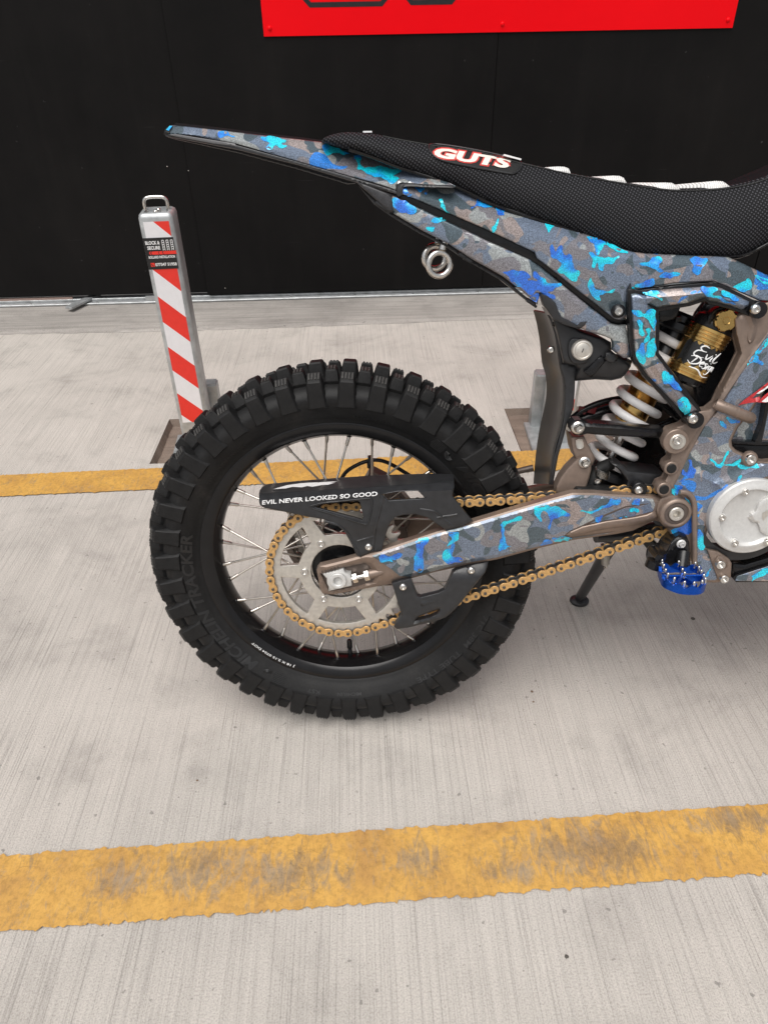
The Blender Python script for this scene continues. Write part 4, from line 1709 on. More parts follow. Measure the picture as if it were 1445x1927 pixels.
bmesh.ops.recalc_face_normals(bm, faces=bm.faces[:])
bmesh.ops.solidify(bm, geom=bm.faces[:], thickness=.003)
finish('fender_roof', bm, simple('matt_black_underside', (.012, .012, .013), .8, spec=.05), tailp)
# grey bare strip and black under-lip
strip = [(316, 253.5), (330, 252), (442, 270), (446, 276), (400, 270), (330, 257)]
panel('bare_strip', strip, lambda q: tail_y(q) - .0035, simple('bare_grey_plastic', (.10, .10, .105), .4), tailp, .003, 1.2, .001, (), (), 8)
lip = [(311, 253), (330, 256), (446, 273), (560, 304), (653, 331), (744, 358), (748, 365), (700, 351), (653, 338), (560, 310), (446, 281), (330, 259.5), (314, 257)]
panel('under_lip', lip, lambda q: tail_y(q) - .002, M['plastic'], tailp, .010, 1.5, .0015, (), (), 9)
lip2 = [(320, 259), (446, 284), (560, 314), (653, 342), (668, 345), (653, 346), (560, 318), (446, 287), (330, 262)]
panel('under_lip', lip2, lambda q: tail_y(q) + .02, M['plastic'], tailp, .008, 1, .001, (), (), 12)
cap = [(308.5, 252), (311, 243), (320, 235.5), (326, 236.5), (322, 246), (318, 256), (312, 256)]
panel('tail_cap', cap, lambda q: tail_y(q) - .002, M['deep'], tailp, .02, 2, .002, (), (), 6)
decal('print', [[(313, 244), (320, 236.5), (325, 237), (318, 246)]], Field(cap, lambda q: tail_y(q) - .0026), M['splash'], tailp, smoothing=0)
trim = [(745, 364), (748, 347), (753, 343), (764, 343.5), (800, 346.5), (852, 348.5), (858, 352), (852, 354.5), (773, 351.5), (760, 352), (757, 366), (750, 370)]
panel('seam_trim', trim, lambda q: tail_y(q) - .004, M['plastic'], bike, .012, 1.5, .0015, (), (), 8)

# ---------------------------------------------------------------- side panel
side = [(757, 353), (771, 351), (800, 351), (854, 353), (885, 364), (913, 375), (948, 388), (982, 401), (1018, 411), (1051, 422), (1078, 431), (1103, 441), (1121, 448), (1138, 456), (1163, 466), (1190, 474), (1215, 477), (1277, 480), (1340, 482), (1370, 484), (1400, 497), (1437, 515), (1475, 532), (1475, 566), (1428, 566), (1390, 549), (1342, 529.5), (1305, 531), (1268, 533), (1240, 538), (1209, 543.5), (1186, 547), (1181, 552), (1179, 560), (1178, 580), (1177, 602), (1166, 602.5), (1155, 600), (1125, 576), (1088, 547), (1051, 517.6), (1030, 501), (1010, 486), (1006, 475), (960, 453), (913, 431), (850, 404), (785, 376), (757, 365)]
ridge = [(757, 358), (850, 385), (950, 425), (1050, 458), (1150, 482), (1240, 497), (1340, 500), (1400, 510), (1475, 545)]


def side_y(q):
    y = -.088 - .012 * np.clip((q[:, 0] - 757) / 300, 0, 1) - .004 * np.clip((q[:, 0] - 1150) / 250, 0, 1)
    yr = np.interp(q[:, 0], [p[0] for p in ridge], [p[1] for p in ridge])
    y += np.where(q[:, 1] < yr, (yr - q[:, 1]) * .00062, 0)
    y += np.where(q[:, 1] > yr + 42, (q[:, 1] - yr - 42) * .00012, 0)
    return y


sidep, fs_ = panel('side_panel', side, side_y, M['camo'], bike, .004, 3, .003, (), (), 11, 40, extra=[resample(ridge, 8, False)])
decal('print', [
    [(757, 357), (766, 353), (766, 361), (775, 365), (768, 370), (760, 365)], [(780, 352), (795, 352), (797, 359), (788, 360)],
    [(825, 375), (832, 374), (834, 384), (840, 394), (845, 400), (836, 396), (829, 390), (830, 383)],
    [(893, 386), (900, 367), (903, 378), (915, 384), (930, 381), (936, 383), (930, 389), (912, 390), (900, 388), (886, 391)],
    [(930, 390), (950, 389), (974, 395), (976, 399), (950, 398), (948, 405), (938, 404), (935, 397)],
    [(934, 415), (938, 412), (936, 425), (929, 437), (924, 436), (929, 424)], [(920, 446), (926, 448), (915, 463), (912, 461)],
    [(1003, 409), (1010, 405), (1014, 410), (1008, 416)],
    [(1026, 420), (1035, 414), (1058, 422), (1044, 425), (1034, 432), (1030, 437)],
    [(1034, 471), (1039, 459), (1043, 469), (1047, 473), (1052, 462), (1057, 461), (1058, 475), (1064, 480), (1071, 477), (1078, 494), (1081, 506), (1090, 512), (1086, 527), (1075, 528), (1058, 515), (1048, 508), (1056, 497), (1048, 488), (1036, 483)],
    [(1103, 444), (1125, 449), (1150, 458), (1180, 475), (1168, 476), (1140, 462), (1134, 463), (1128, 478), (1122, 480), (1120, 468), (1112, 455)],
    [(1108, 476), (1118, 477), (1130, 485), (1145, 483), (1155, 485), (1164, 482), (1162, 488), (1150, 496), (1138, 498), (1134, 510), (1128, 507), (1124, 495), (1120, 503), (1114, 501), (1114, 488)],
    [(1108, 525), (1112, 524), (1118, 540), (1130, 547), (1142, 548), (1157, 543), (1150, 551), (1134, 553), (1128, 556), (1130, 566), (1120, 563), (1112, 552), (1106, 545)],
    [(1204, 496), (1220, 492), (1228, 483), (1241, 484), (1246, 492), (1238, 503), (1248, 510), (1240, 513), (1226, 503), (1212, 502)],
    [(1240, 519), (1256, 512), (1279, 514), (1272, 521), (1252, 523), (1243, 523)],
    [(1296, 487), (1310, 484), (1330, 487), (1326, 498), (1318, 510), (1310, 519), (1302, 510), (1305, 500)],
    [(1378, 540), (1395, 532), (1405, 524), (1412, 530), (1414, 542), (1402, 549), (1390, 546)],
    [(1420, 519), (1440, 524), (1470, 536), (1460, 540), (1430, 530)],
    [(1195, 537), (1210, 530), (1225, 525), (1232, 527), (1230, 536), (1212, 541), (1200, 542)],
    [(1190, 548), (1188, 540), (1196, 543)]], fs_, M['splash'], sidep)
# black slot between the two panels
slot = [(744, 361), (757, 363), (785, 373), (913, 428), (1006, 471), (1012, 484), (1052, 515), (1156, 598), (1178, 600), (1182, 612), (1164, 614), (1150, 610), (1040, 522), (996, 489), (913, 452), (747, 373)]
panel('panel_slot', slot, lambda q: side_y(q) + .009, M['gloss'], bike, .02, 1.5, .001, (), (), 11)
bolt(1162.5, 585.5, -.104, 13, 'button', bike, M['gloss'], 'bolt_seat')
bolt(1162.5, 585.5, -.109, 7.4, 'cap', bike)

# ---------------------------------------------------------------- lower side panel
low = [(736, 367), (747, 371), (830, 411), (913, 451), (996, 488), (1018, 503), (1040, 521), (1095, 566), (1150, 609), (1164, 612), (1177, 611), (1182, 640), (1186.5, 673), (1172.5, 673.5), (1162, 667), (1152, 659), (1152, 645), (1150, 638.5), (1138, 633), (1110, 625), (1086, 616), (1066, 606), (1051, 596), (1040, 578), (1030, 563), (1017, 553), (1013, 560), (1011, 573), (980, 546), (947.6, 521), (916, 503), (885.3, 486.4), (844, 458.8), (795.4, 434.5), (738, 400.5)]
lyf = lambda q: -.082 - .012 * np.clip((q[:, 0] - 680) / 350, 0, 1) + .006 * np.clip((q[:, 1] - np.interp(q[:, 0], [680, 1040, 1180], [372, 540, 660])) / 60, 0, 1)
lowp, fl_ = panel('lower_side_panel', low, lyf, M['camo3'], bike, .006, 4, .004, (), (), 11, 40)
decal('print', [[(740, 373), (752, 374), (772, 384), (783, 391), (782, 400), (770, 403), (757, 400), (744, 394), (739, 385)],
                [(809, 417), (822, 409), (836, 411), (838, 415), (824, 419)], [(802, 428), (815, 427), (818, 432), (808, 436)],
                [(946, 512), (965, 509), (985, 510), (998, 521), (993, 527), (1010, 529), (1003, 520), (1005, 511), (1022, 523), (1030, 532), (1052, 533), (1064, 535), (1046, 540), (1040, 548), (1022, 550), (1008, 548), (1000, 555), (990, 550), (978, 540), (960, 531), (958, 520)],
                [(1000, 556), (1012, 552), (1014, 562), (1006, 570), (998, 562)], [(1018, 551), (1040, 553), (1043, 563), (1030, 559)]], fl_, M['splash'], lowp)
lowb = [(668, 340), (690, 348), (738, 367), (740, 402), (724, 391), (712, 380), (694, 364), (680, 352)]
M['glitter'] = simple('speckled_black_plastic', (.03, .03, .033), .38, scale=900, var=.7)
panel('panel_tip', lowb, lyf, M['glitter'], lowp, .006, 3, .003, (), (), 9)
brk = [(1015, 551), (1030, 557), (1045, 570), (1050, 585), (1056, 597), (1075, 606), (1086, 612), (1092, 606), (1104, 605), (1100, 612), (1090, 620), (1062, 612), (1040, 600), (1030, 585), (1022, 575)]
panel('fender_mount', brk, lambda q: lyf(q) - .003, M['plastic'], bike, .012, 2, .002, (), (), 8)
# subframe lower edge lit from below and the tie-down rings
edge = [(674, 349), (712, 384), (740, 404), (795, 437), (844, 461.5), (885, 489), (947, 524), (1011, 576), (1008, 580), (944, 529), (880, 492), (840, 465), (790, 440), (735, 407), (704, 385)]
panel('subframe_edge', edge, -.076, M['plastic'], bike, .03, 1.5, .001, (), (), 12)
for (x, y, Y) in ((826.5, 497, -.070), (818, 484, -.035)):
    c_ = at(x, y, Y)
    bm = bmesh.new()
    add_rev(bm, [(.0158 + .0042 * math.cos(t_), .0042 * math.sin(t_)) for t_ in np.linspace(0, 2 * math.pi, 13)[:-1]], c_, (.25, -1, .0), 28, closed=True)
    add_tube(bm, [c_ + Vector((.004, 0, .019)), c_ + Vector((.007, 0, .032))], [.0055, .0050], 10)
    bmesh.ops.recalc_face_normals(bm, faces=bm.faces[:])
    ring = finish('eye_bolt', bm, M['steel'], bike, 50)
    bm = bmesh.new()
    add_tube(bm, [c_ + Vector((.007, 0, .029)), c_ + Vector((.010, 0, .045))], .0088, 12)
    finish('boot', bm, M['deep'], ring, 50)
for x, y in ((716, 383), (728, 391), (870, 479), (880, 486), (998, 566)):
    bm = bmesh.new()
    add_box(bm, at(x, y + 2, -.072), (.014, .016, .006), Matrix.Rotation(R(30), 3, 'Y'))
    bmesh.ops.bevel(bm, geom=bm.edges[:], offset=.0015, segments=1, affect='EDGES')
    finish('clip', bm, M['plastic'], bike)

# ---------------------------------------------------------------- seat
st_top = [(605, 266), (612, 259), (626, 253), (654, 248.5), (702, 251.5), (740, 259.5), (809, 271.5), (889, 282), (940, 294), (982, 304.5), (1051, 320), (1100, 329.5), (1172, 341), (1220, 348.5), (1268, 353.5), (1320, 352.5), (1363, 349), (1410, 340), (1445, 328), (1500, 305), (1560, 276), (1620, 250)]
st_bot = [(609, 268.6), (618, 270.5), (640, 277), (675, 286), (712, 299), (745, 312), (800, 330), (860, 351), (913, 377), (945, 390), (1015, 413), (1070, 431), (1120, 451), (1165, 469), (1205, 479.5), (1277, 483.5), (1345, 483), (1395, 480), (1445, 457), (1500, 427), (1560, 396), (1620, 370)]
ST, SB = np.array(spline(st_top, 4)), np.array(spline(st_bot, 4))
SN = len(ST)
prof_s = [(.0, -.076), (.05, -.0805), (.14, -.0850), (.30, -.0880), (.48, -.0875), (.64, -.0830), (.78, -.0760), (.88, -.0690), (.93, -.0648), (.955, -.0625), (.975, -.0600), (.992, -.0540), (1.0, -.0460), (1.003, -.0300), (1.006, -.0)]


def seat_pt(i, t_, y, wsc):
    b = at(SB[i, 0], SB[i, 1], -.080 * wsc)
    a = at(ST[i, 0], ST[i, 1], -.055 * wsc)
    p = b + (a - b) * t_
    return Vector((p.x, y * wsc, p.z))


bm = bmesh.new()
rows = []
for i in range(SN):
    u = np.clip((ST[i, 0] - 605) / 95, 0, 1)
    wsc = .72 + .28 * math.sqrt(1 - (1 - u) ** 2)
    row = [seat_pt(i, t_, y, wsc) for t_, y in prof_s]
    row += [Vector((p.x, -p.y, p.z)) for p in reversed(row[:-1])]
    rows.append([bm.verts.new(p) for p in row])
for a, b in zip(rows[:-1], rows[1:]):
    for k in range(len(a) - 1):
        bm.faces.new((a[k], a[k + 1], b[k + 1], b[k]))
bm.faces.new(rows[0]); bm.faces.new(rows[-1])
bmesh.ops.recalc_face_normals(bm, faces=bm.faces[:])
for f_ in bm.faces:
    if f_.normal.z > .75 and abs(f_.calc_center_median().y) < .0555:
        f_.material_index = 1
seat = finish('seat', bm, [M['seat'], simple('ribbed_black_top', (.009, .009, .010), .85, spec=.04)], bike, 50)
bm = bmesh.new()    # stitched seam just below the top edge
sm_ = [seat_pt(i, .955, -.0632, 1.0) for i in range(18, SN)]
add_tube(bm, sm_, .0011, 5)
finish('seam', bm, M['deep'], seat, 60)
bm = bmesh.new()    # base pan lip below the cover
add_tube(bm, [seat_pt(i, -.012, -.0790, 1.0) for i in range(10, SN)], .0028, 6)
finish('seat_base', bm, M['gloss'], seat, 60)


def seat_top_at(px):
    i = int(np.argmin(abs(ST[:, 0] - px)))
    return seat_pt(i, 1.0, -.05, 1.0), i


for x0, x1, h_ in ((1030, 1070, .0050), (1122, 1168, .0058), (1212, 1266, .0066), (1300, 1361, .0076)):
    bm = bmesh.new()
    pb_, ib = seat_top_at(x1 - 14)
    pa_, ia = seat_top_at(x0 + 8)
    path_ = []
    for s_ in np.linspace(0, 1, 9):
        yy = -.0600 + .060 * s_
        k = pb_.lerp(pa_, s_)
        zt = k.z + (-.0008 if s_ > .05 else -.006)
        path_.append(Vector((k.x, yy, zt)))
    path_ = path_ + [Vector((p.x, -p.y, p.z)) for p in reversed(path_[:-1])]
    ring_prev = None
    hwid = .0165
    sec = [(-hwid, -.003), (-hwid * .9, h_ * .5), (-hwid * .55, h_ * .92), (0, h_), (hwid * .55, h_ * .92), (hwid * .9, h_ * .5), (hwid, -.003)]
    rws = [[bm.verts.new(p + Vector((sx, 0, sz))) for sx, sz in sec] for p in path_]
    for a, b in zip(rws[:-1], rws[1:]):
        for k in range(len(sec) - 1):
            bm.faces.new((a[k], a[k + 1], b[k + 1], b[k]))
    bm.faces.new(rws[0]); bm.faces.new(rws[-1])
    bmesh.ops.recalc_face_normals(bm, faces=bm.faces[:])
    finish('grip_rib', bm, M['rib'], seat, 50)
# badge
bY = lambda x, y: -.083 + .010 * np.clip((300 - y) / 30, -1, 1)
badge = spline([(806, 275), (815, 271.5), (840, 273), (900, 283), (960, 296.5), (978, 303), (980.5, 311), (976, 320), (966, 326.5), (955, 325.5), (900, 316), (845, 305), (822, 297.5), (810, 286)], 3, True)


def badge_y(q):
    # follow the seat skin
    out = []
    for x, y in q:
        b_ = (y - np.interp(x, ST[:, 0], ST[:, 1])) / (np.interp(x, SB[:, 0], SB[:, 1]) - np.interp(x, ST[:, 0], ST[:, 1]))
        t_ = np.clip(1 - b_, 0, 1)
        out.append(np.interp(t_, [p[0] for p in prof_s], [p[1] for p in prof_s]) - .0035)
    return np.array(out)


bdg, fbd = panel('badge', badge, badge_y, M['deep'], seat, .004, 3, .002, (), (), 8, 40)
bm = bmesh.new()
rimp_ = [at(x, y, float(badge_y([(x, y)])[0]) - .0002) for x, y in badge]
add_tube(bm, rimp_ + [rimp_[0]], .0012, 6, False)
finish('badge_rim', bm, M['plastic'], bdg, 60)
a_, b_ = (819, 297), (970, 321)
xdir = np.array(b_, float) - a_; LL = np.linalg.norm(xdir); xdir /= LL
yup = np.array([.06, -1.0])


def badge_conv(lift):
    def f(u, v, d):
        q = np.array(a_, float) + xdir * u * LL + yup * v * 24 + np.array([-6 + 0, 0])
        q[1] += 0
        return at(q[0], q[1], float(badge_y([q])[0]) - lift - d)
    return f


lettering('lettering', 'GUTS', badge_conv(.0006), M['redline'], bdg, 1, 1, offset=.10, shear=.18)
def inset(f, du, dv):
    return lambda u, v, d: f(du + u * (1 - 2 * du), dv + v * (1 - 2 * dv), d)
lettering('lettering', 'GUTS', inset(badge_conv(.0013), .022, .10), simple('cream_print', (.80, .72, .64), .4, var=.04), bdg, 1, 1, offset=.05, shear=.18)
bm = bmesh.new()
add_box(bm, at(961, 297.5, -.050), (.024, .03, .002), Matrix.Rotation(R(14), 3, 'Y'))
finish('seat_label', bm, M['white'], seat, 0)
bm = bmesh.new()
add_box(bm, at(692, 249.5, -.030), (.012, .02, .002))
finish('seat_label', bm, M['white'], seat, 0)

# ---------------------------------------------------------------- mudflap and the housing with the lock
flapL = [(1006, 583), (1012, 606), (1018, 640), (1022, 680), (1029, 705), (1031, 735), (1027, 765), (1019, 800), (1013, 835), (1009, 870), (1006, 910)]
flapR = [(1036, 596), (1046, 625), (1051, 655), (1056, 690), (1062, 715), (1063, 745), (1061, 775), (1056, 805), (1047, 835), (1041, 865), (1036, 912)]
bm = bmesh.new()
A, B = np.array(spline(flapL, 4)), np.array(spline(flapR, 4))
rows = []
for i in range(len(A)):
    pl, pr = at(*A[i], .045), at(*B[i], -.052)
    row = []
    for k in range(9):
        s_ = k / 8
        p = pl.lerp(pr, s_)
        row.append(bm.verts.new(p + Vector((.010 * (1 - (2 * s_ - 1) ** 2), 0, 0))))
    rows.append(row)
for a, b in zip(rows[:-1], rows[1:]):
    for k in range(8):
        bm.faces.new((a[k], a[k + 1], b[k + 1], b[k]))
bmesh.ops.recalc_face_normals(bm, faces=bm.faces[:])
bmesh.ops.solidify(bm, geom=bm.faces[:], thickness=.003)
M['flap'] = simple('satin_flap_plastic', (.026, .0235, .0215), .33, var=.15)
flap = finish('mudflap', bm, M['flap'], bike, 50)
flange = [(1036, 590), (1048, 608), (1053, 640), (1057, 672), (1058, 684), (1075, 683), (1085, 690), (1088, 700), (1082, 710), (1081, 735), (1079, 765), (1075, 778), (1066, 800), (1058, 830), (1050, 858), (1044, 890), (1040, 912), (1033, 912), (1041, 862), (1051, 826), (1059, 795), (1062, 768), (1063, 735), (1061, 714), (1054, 690), (1048, 650), (1042, 620), (1032, 596)]
panel('mudflap_flange', flange, -.054, M['plastic'], flap, .010, 2.5, .002, (), (), 9)
bolt(1036.5, 658, -.050, 7, 'button', flap)
hous = [(1030, 583), (1046, 592), (1062, 604), (1078, 614), (1090, 622), (1110, 629), (1138, 638), (1149, 644), (1150, 660), (1160, 668), (1176, 677), (1189, 679), (1186, 690), (1178, 703), (1168, 712), (1150, 716), (1120, 714), (1082, 717), (1084, 708), (1088, 697), (1082, 688), (1060, 684), (1056, 664), (1049, 630), (1040, 602)]
hy = lambda q: -.070 + .012 * np.clip((q[:, 1] - 690) / 30, 0, 1)
housing, fh = panel('lock_housing', hous, hy, M['plastic'], bike, .05, 5, .005, ([(1078, 618), (1062, 650), (1060, 680)], .004, 14), (), 10) if False else panel('lock_housing', hous, hy, M['plastic'], bike, .05, 5, .005, (), (), 10)
panel('housing_boss', spline([(1072, 640), (1082, 636), (1106, 640), (1112, 652), (1110, 672), (1100, 684), (1080, 685), (1070, 672), (1068, 654)], 3, True), -.075, M['plastic'], housing, .012, 3, .003, (), (), 8)
panel('housing_rib', [(1098, 700), (1130, 668), (1142, 676), (1112, 712)], -.0735, M['gloss'], housing, .01, 3, .003, (), (), 9)
panel('housing_tab', [(1140, 664), (1150, 662), (1162, 670), (1160, 680), (1148, 684), (1138, 676)], -.079, M['plastic'], housing, .012, 2, .002, (), (), 6)
c_ = at(1094, 658, -.076)
bm = bmesh.new()
add_rev(bm, [(.0150, -.004), (.0150, .005), (.0138, .0068), (.0115, .0074), (.0105, .0064)], c_, (0, -1, 0), 32)
lock = finish('lock_bezel', bm, M['dull_steel'], housing, 40)
bm = bmesh.new()
add_rev(bm, [(.0105, .004), (.0105, .0064), (.0098, .0068), (0, .0068)], c_, (0, -1, 0), 32)
finish('lock_face', bm, M['dull_steel'], lock, 40)
bm = bmesh.new()
add_box(bm, c_ + Vector((0, -.0068, 0)), (.0012, .0006, .006), Matrix.Rotation(R(20), 3, 'Y'))
finish('keyhole', bm, M['ink'], lock, 0)
bm = bmesh.new()
add_tube(bm, [at(1040, 606, -.06), at(1062, 612, -.062), at(1066, 618, -.06)], .006, 8)
finish('cable_clip', bm, M['gloss'], housing, 50)

# ---------------------------------------------------------------- main frame
fr = [(1480, 560), (1445, 566), (1434, 570), (1405, 584), (1388, 590), (1381, 601), (1383, 625), (1393, 665), (1381, 689), (1354, 740), (1346, 758), (1332, 770), (1313, 773), (1297, 786), (1283, 799), (1258, 807), (1249, 818), (1246, 829), (1251, 842), (1261, 853), (1260, 862), (1250, 870), (1247, 879), (1251, 888), (1256, 893), (1250, 903), (1238, 908), (1233, 918), (1238, 928), (1244, 938), (1238, 960), (1246, 985), (1256, 997), (1261, 1006), (1254, 1014), (1256, 1022), (1270, 1034), (1285, 1046), (1305, 1060), (1312, 1072), (1318, 1085), (1328, 1095), (1345, 1097), (1365, 1093.5), (1373, 1087), (1376, 1060), (1371, 1051), (1350, 1037), (1338, 1033), (1330, 1030), (1327, 1016), (1329, 1000), (1332, 983), (1338, 963), (1349, 945), (1363, 927), (1378, 919), (1418, 912), (1437, 903), (1480, 888), (1480, 862), (1440, 868), (1420, 866), (1400, 855), (1384, 847), (1377, 839), (1376, 829), (1387, 806), (1410, 778), (1445, 725), (1480, 676)]
fy = lambda q: np.full(len(q), -.096) - .006 * np.clip((q[:, 0] - 1300) / 120, 0, 1)
frame, ff = panel('main_frame', fr, fy, M['bronze'], bike, .018, 5, .006, (([(1480, 590), (1395, 700), (1354, 760), (1322, 806), (1290, 858), (1262, 922)], .0035, 7),), (), 10, 40)
w1 = [(1480, 612), (1462, 606), (1436, 641), (1400, 694), (1362, 756), (1345, 780), (1327, 800), (1297, 853), (1273, 905), (1260, 930), (1272, 930), (1284, 926), (1297, 932), (1305, 945), (1309, 962), (1309, 1000), (1309, 1056), (1318, 1074), (1329, 1092), (1344, 1092), (1352, 1085), (1347, 1060), (1338, 1042), (1326, 1033), (1322, 1016), (1324, 1000), (1327, 983), (1333, 962), (1344, 943), (1360, 924), (1376, 915), (1416, 908), (1436, 899), (1480, 884), (1480, 872), (1440, 873), (1418, 872), (1398, 860), (1379, 851), (1371, 840), (1370, 829), (1382, 804), (1406, 776), (1441, 724), (1480, 671)]
fyw = lambda q: ff(q) - .0012 + .010 * np.clip((np.interp(q[:, 1], [600, 756, 853, 930], [1467, 1362 + 26, 1297 + 26, 1258 + 22]) - q[:, 0]) / 26, 0, 1) * 0
cre = (([(1262, 925), (1330, 858), (1372, 930), (1440, 898)], .0, 8), ([(1315, 895), (1350, 912), (1380, 902), (1445, 872)], .004, 14), ([(1330, 820), (1375, 752), (1450, 640)], .005, 22), ([(1350, 912), (1364, 925)], .003, 10))
bm = bmesh.new()
fw1 = Field(w1, fyw, 3, .0012, cre)
panel_bm(bm, w1, fw1, .002, (), 9)
wrap = finish('wrap', bm, M['camo2'], frame, 30)
decal('print', [
    [(1440, 640), (1430, 652), (1414, 668), (1405, 690), (1410, 684), (1424, 682), (1434, 688), (1437, 684), (1426, 676), (1432, 662), (1444, 646), (1452, 632), (1470, 620)],
    [(1368, 785), (1376, 788), (1392, 793), (1390, 797), (1374, 795), (1366, 790)], [(1352, 793), (1362, 795), (1366, 801), (1364, 807), (1356, 800)],
    [(1336, 864), (1346, 868), (1352, 874), (1360, 866), (1364, 852), (1370, 848), (1366, 862), (1360, 874), (1372, 873), (1384, 868), (1394, 865), (1395, 870), (1378, 877), (1362, 876), (1354, 880), (1344, 876)],
    [(1388, 875), (1404, 872), (1420, 871), (1430, 880), (1416, 880), (1400, 884), (1392, 881)],
    [(1393, 894), (1396, 896), (1390, 906), (1380, 918), (1372, 920), (1384, 906)],
    [(1294, 867), (1300, 868), (1303, 878), (1309, 884), (1306, 893), (1302, 900), (1290, 902), (1276, 906), (1288, 896), (1282, 892), (1284, 883), (1292, 889), (1297, 880)],
    [(1266, 915), (1274, 912), (1284, 916), (1280, 924), (1278, 932), (1262, 931)],
    [(1310, 946), (1320, 950), (1318, 958), (1312, 961)], [(1311, 996), (1322, 1004), (1330, 1012), (1322, 1034), (1312, 1030)],
    [(1311, 966), (1316, 970), (1312, 973)], [(1326, 1086), (1332, 1074), (1336, 1071), (1332, 1082)]], fw1, M['splash'], wrap)
w2 = [(1287, 935), (1296, 942), (1301, 955), (1302, 1000), (1295, 1006), (1264, 1004), (1262, 998), (1285, 985), (1298, 962)]
bm = bmesh.new()
fw2 = Field(w2, lambda q: ff(q) - .0012, 2, .001)
panel_bm(bm, w2, fw2, .002, (), 8)
wr2 = finish('wrap', bm, M['splash'], frame, 30)
bm = bmesh.new()     # cast rib sweeping round the pivot
add_tube(bm, [at(x, y, -.1045) for x, y in spline([(1278, 926), (1290, 927), (1300, 934), (1305.5, 948), (1306, 970), (1306, 1000), (1306, 1030), (1306, 1060)], 5)], .0042, 10)
finish('cast_rib', bm, M['bronze'], frame, 60)
# bosses with bolts
def boss(x, y, r_px, h, m=M['bronze'], name='boss', Y=-.098, hole=None, parent=frame, prof=None):
    p = at(x, y, Y)
    k = (CAMROT @ (OB + p.x * XB + p.y * YB + p.z * ZB - CAMLOC))[2] / F_PX
    bm = bmesh.new()
    r_ = r_px * k
    pr = [(r_, -.008), (r_, h - .0012), (r_ - .0012, h)]
    pr += [(0, h)] if hole is None else [(hole * k + .0005, h), (hole * k, h - .0008), (hole * k, h - .008), (0, h - .008)]
    add_rev(bm, pr, p, (0, -1, 0), 28)
    return finish(name, bm, m, parent, 40)


boss(1269, 829, 24, .007)
boss(1271, 829, 15, .0095, M['dull_steel'], 'washer')
bolt(1272.5, 829, -.1075, 8.5, 'cap', frame)
for x, y in ((1259.8, 879), (1246, 918.3)):
    boss(x, y, 13, .007)
    boss(x, y, 9.2, .0085, M['deep'], 'rubber_plug')
bm = bmesh.new()       # swingarm pivot: stepped rings
p = at(1268, 963, -.098)
add_rev(bm, [(.0245, -.03), (.0245, .0065), (.0235, .0085), (.0205, .0105), (.0190, .0105), (.0175, .0080)], p, (0, -1, 0), 36)
finish('pivot_ring', bm, M['bronze'], frame, 40)
bm = bmesh.new()
add_rev(bm, [(.0178, .002), (.0178, .0080), (.0168, .0085), (.0125, .0085), (.0115, .0075)], p, (0, -1, 0), 36)
finish('pivot_washer', bm, M['bronze_dark'], frame, 40)
bm = bmesh.new()
add_rev(bm, [(.0112, .002), (.0112, .0105), (.0100, .0118), (.0062, .0118), (.0055, .0108), (.0052, .003), (0, .003)], p, (0, -1, 0), 28)
finish('pivot_bolt', bm, M['dull_steel'], frame, 40)
ring_ = [(1240, 940), (1252, 934), (1268, 931), (1284, 935), (1296, 948), (1299, 963), (1295, 980), (1282, 992), (1264, 995), (1248, 990), (1238, 975), (1234, 958)]
panel('pivot_boss', spline(ring_, 3, True), -.0985, M['bronze'], frame, .03, 4, .004, (), (), 8)
# welded tube stub
bm = bmesh.new()
pts = [at(1346, 760, -.108), at(1360, 766, -.112), at(1380, 774, -.114), at(1402, 783, -.110), at(1412, 787, -.100)]
add_tube(bm, spline(pts, 6), .0078, 14)
for t_ in np.linspace(.05, .95, 12):
    i = t_ * (len(pts) - 1); a = pts[int(i)].lerp(pts[min(int(i) + 1, 4)], i % 1)
    add_rev(bm, [(.0078, -.0016), (.0083, -.0008), (.0083, .0008), (.0078, .0016)], a, pts[-1] - pts[0], 14)
finish('welded_tube', bm, M['bronze'], frame, 50)
bolt(1409.2, 863.5, -.1035, 15, 'button', frame, M['bronze'], 'bolt_seat')
bolt(1410, 863.5, -.1085, 9.5, 'cap', frame)
# lower right mount
mnt = [(1330, 1034), (1350, 1037), (1371, 1051), (1376, 1060), (1374, 1085), (1366, 1092), (1350, 1090), (1340, 1065)]
panel('mount_plate', mnt, -.104, M['bronze'], frame, .01, 3, .003, (), (), 8)
panel('clamp_block', [(1350, 1047), (1357, 1046), (1368, 1058), (1368, 1066), (1352, 1072), (1340, 1060)], -.107, M['bronze'], frame, .006, 2, .0015, (), (), 6)
bolt(1353.5, 1061, -.110, 8.4, 'cap', frame)
bolt(1360.5, 1088, -.105, 8.0, 'cap', frame)
# cast head of the frame behind the shock
cast = [(1480, 560), (1434, 572), (1400, 588), (1390, 594), (1395, 612), (1402, 640), (1408, 652), (1424, 640), (1436, 622), (1446, 600), (1480, 575)]
panel('cast_gusset', cast, -.099, M['bronze'], frame, .02, 6, .005, (([(1410, 590), (1418, 615), (1410, 645)], .006, 14),), (), 9)
bm = bmesh.new()
add_box(bm, (.545, .10, .56), (.05, .03, .32), Matrix.Rotation(R(28), 3, 'Y'))
bmesh.ops.bevel(bm, geom=bm.edges[:], offset=.008, segments=2, affect='EDGES')
finish('far_frame_rail', bm, M['bronze'], frame)

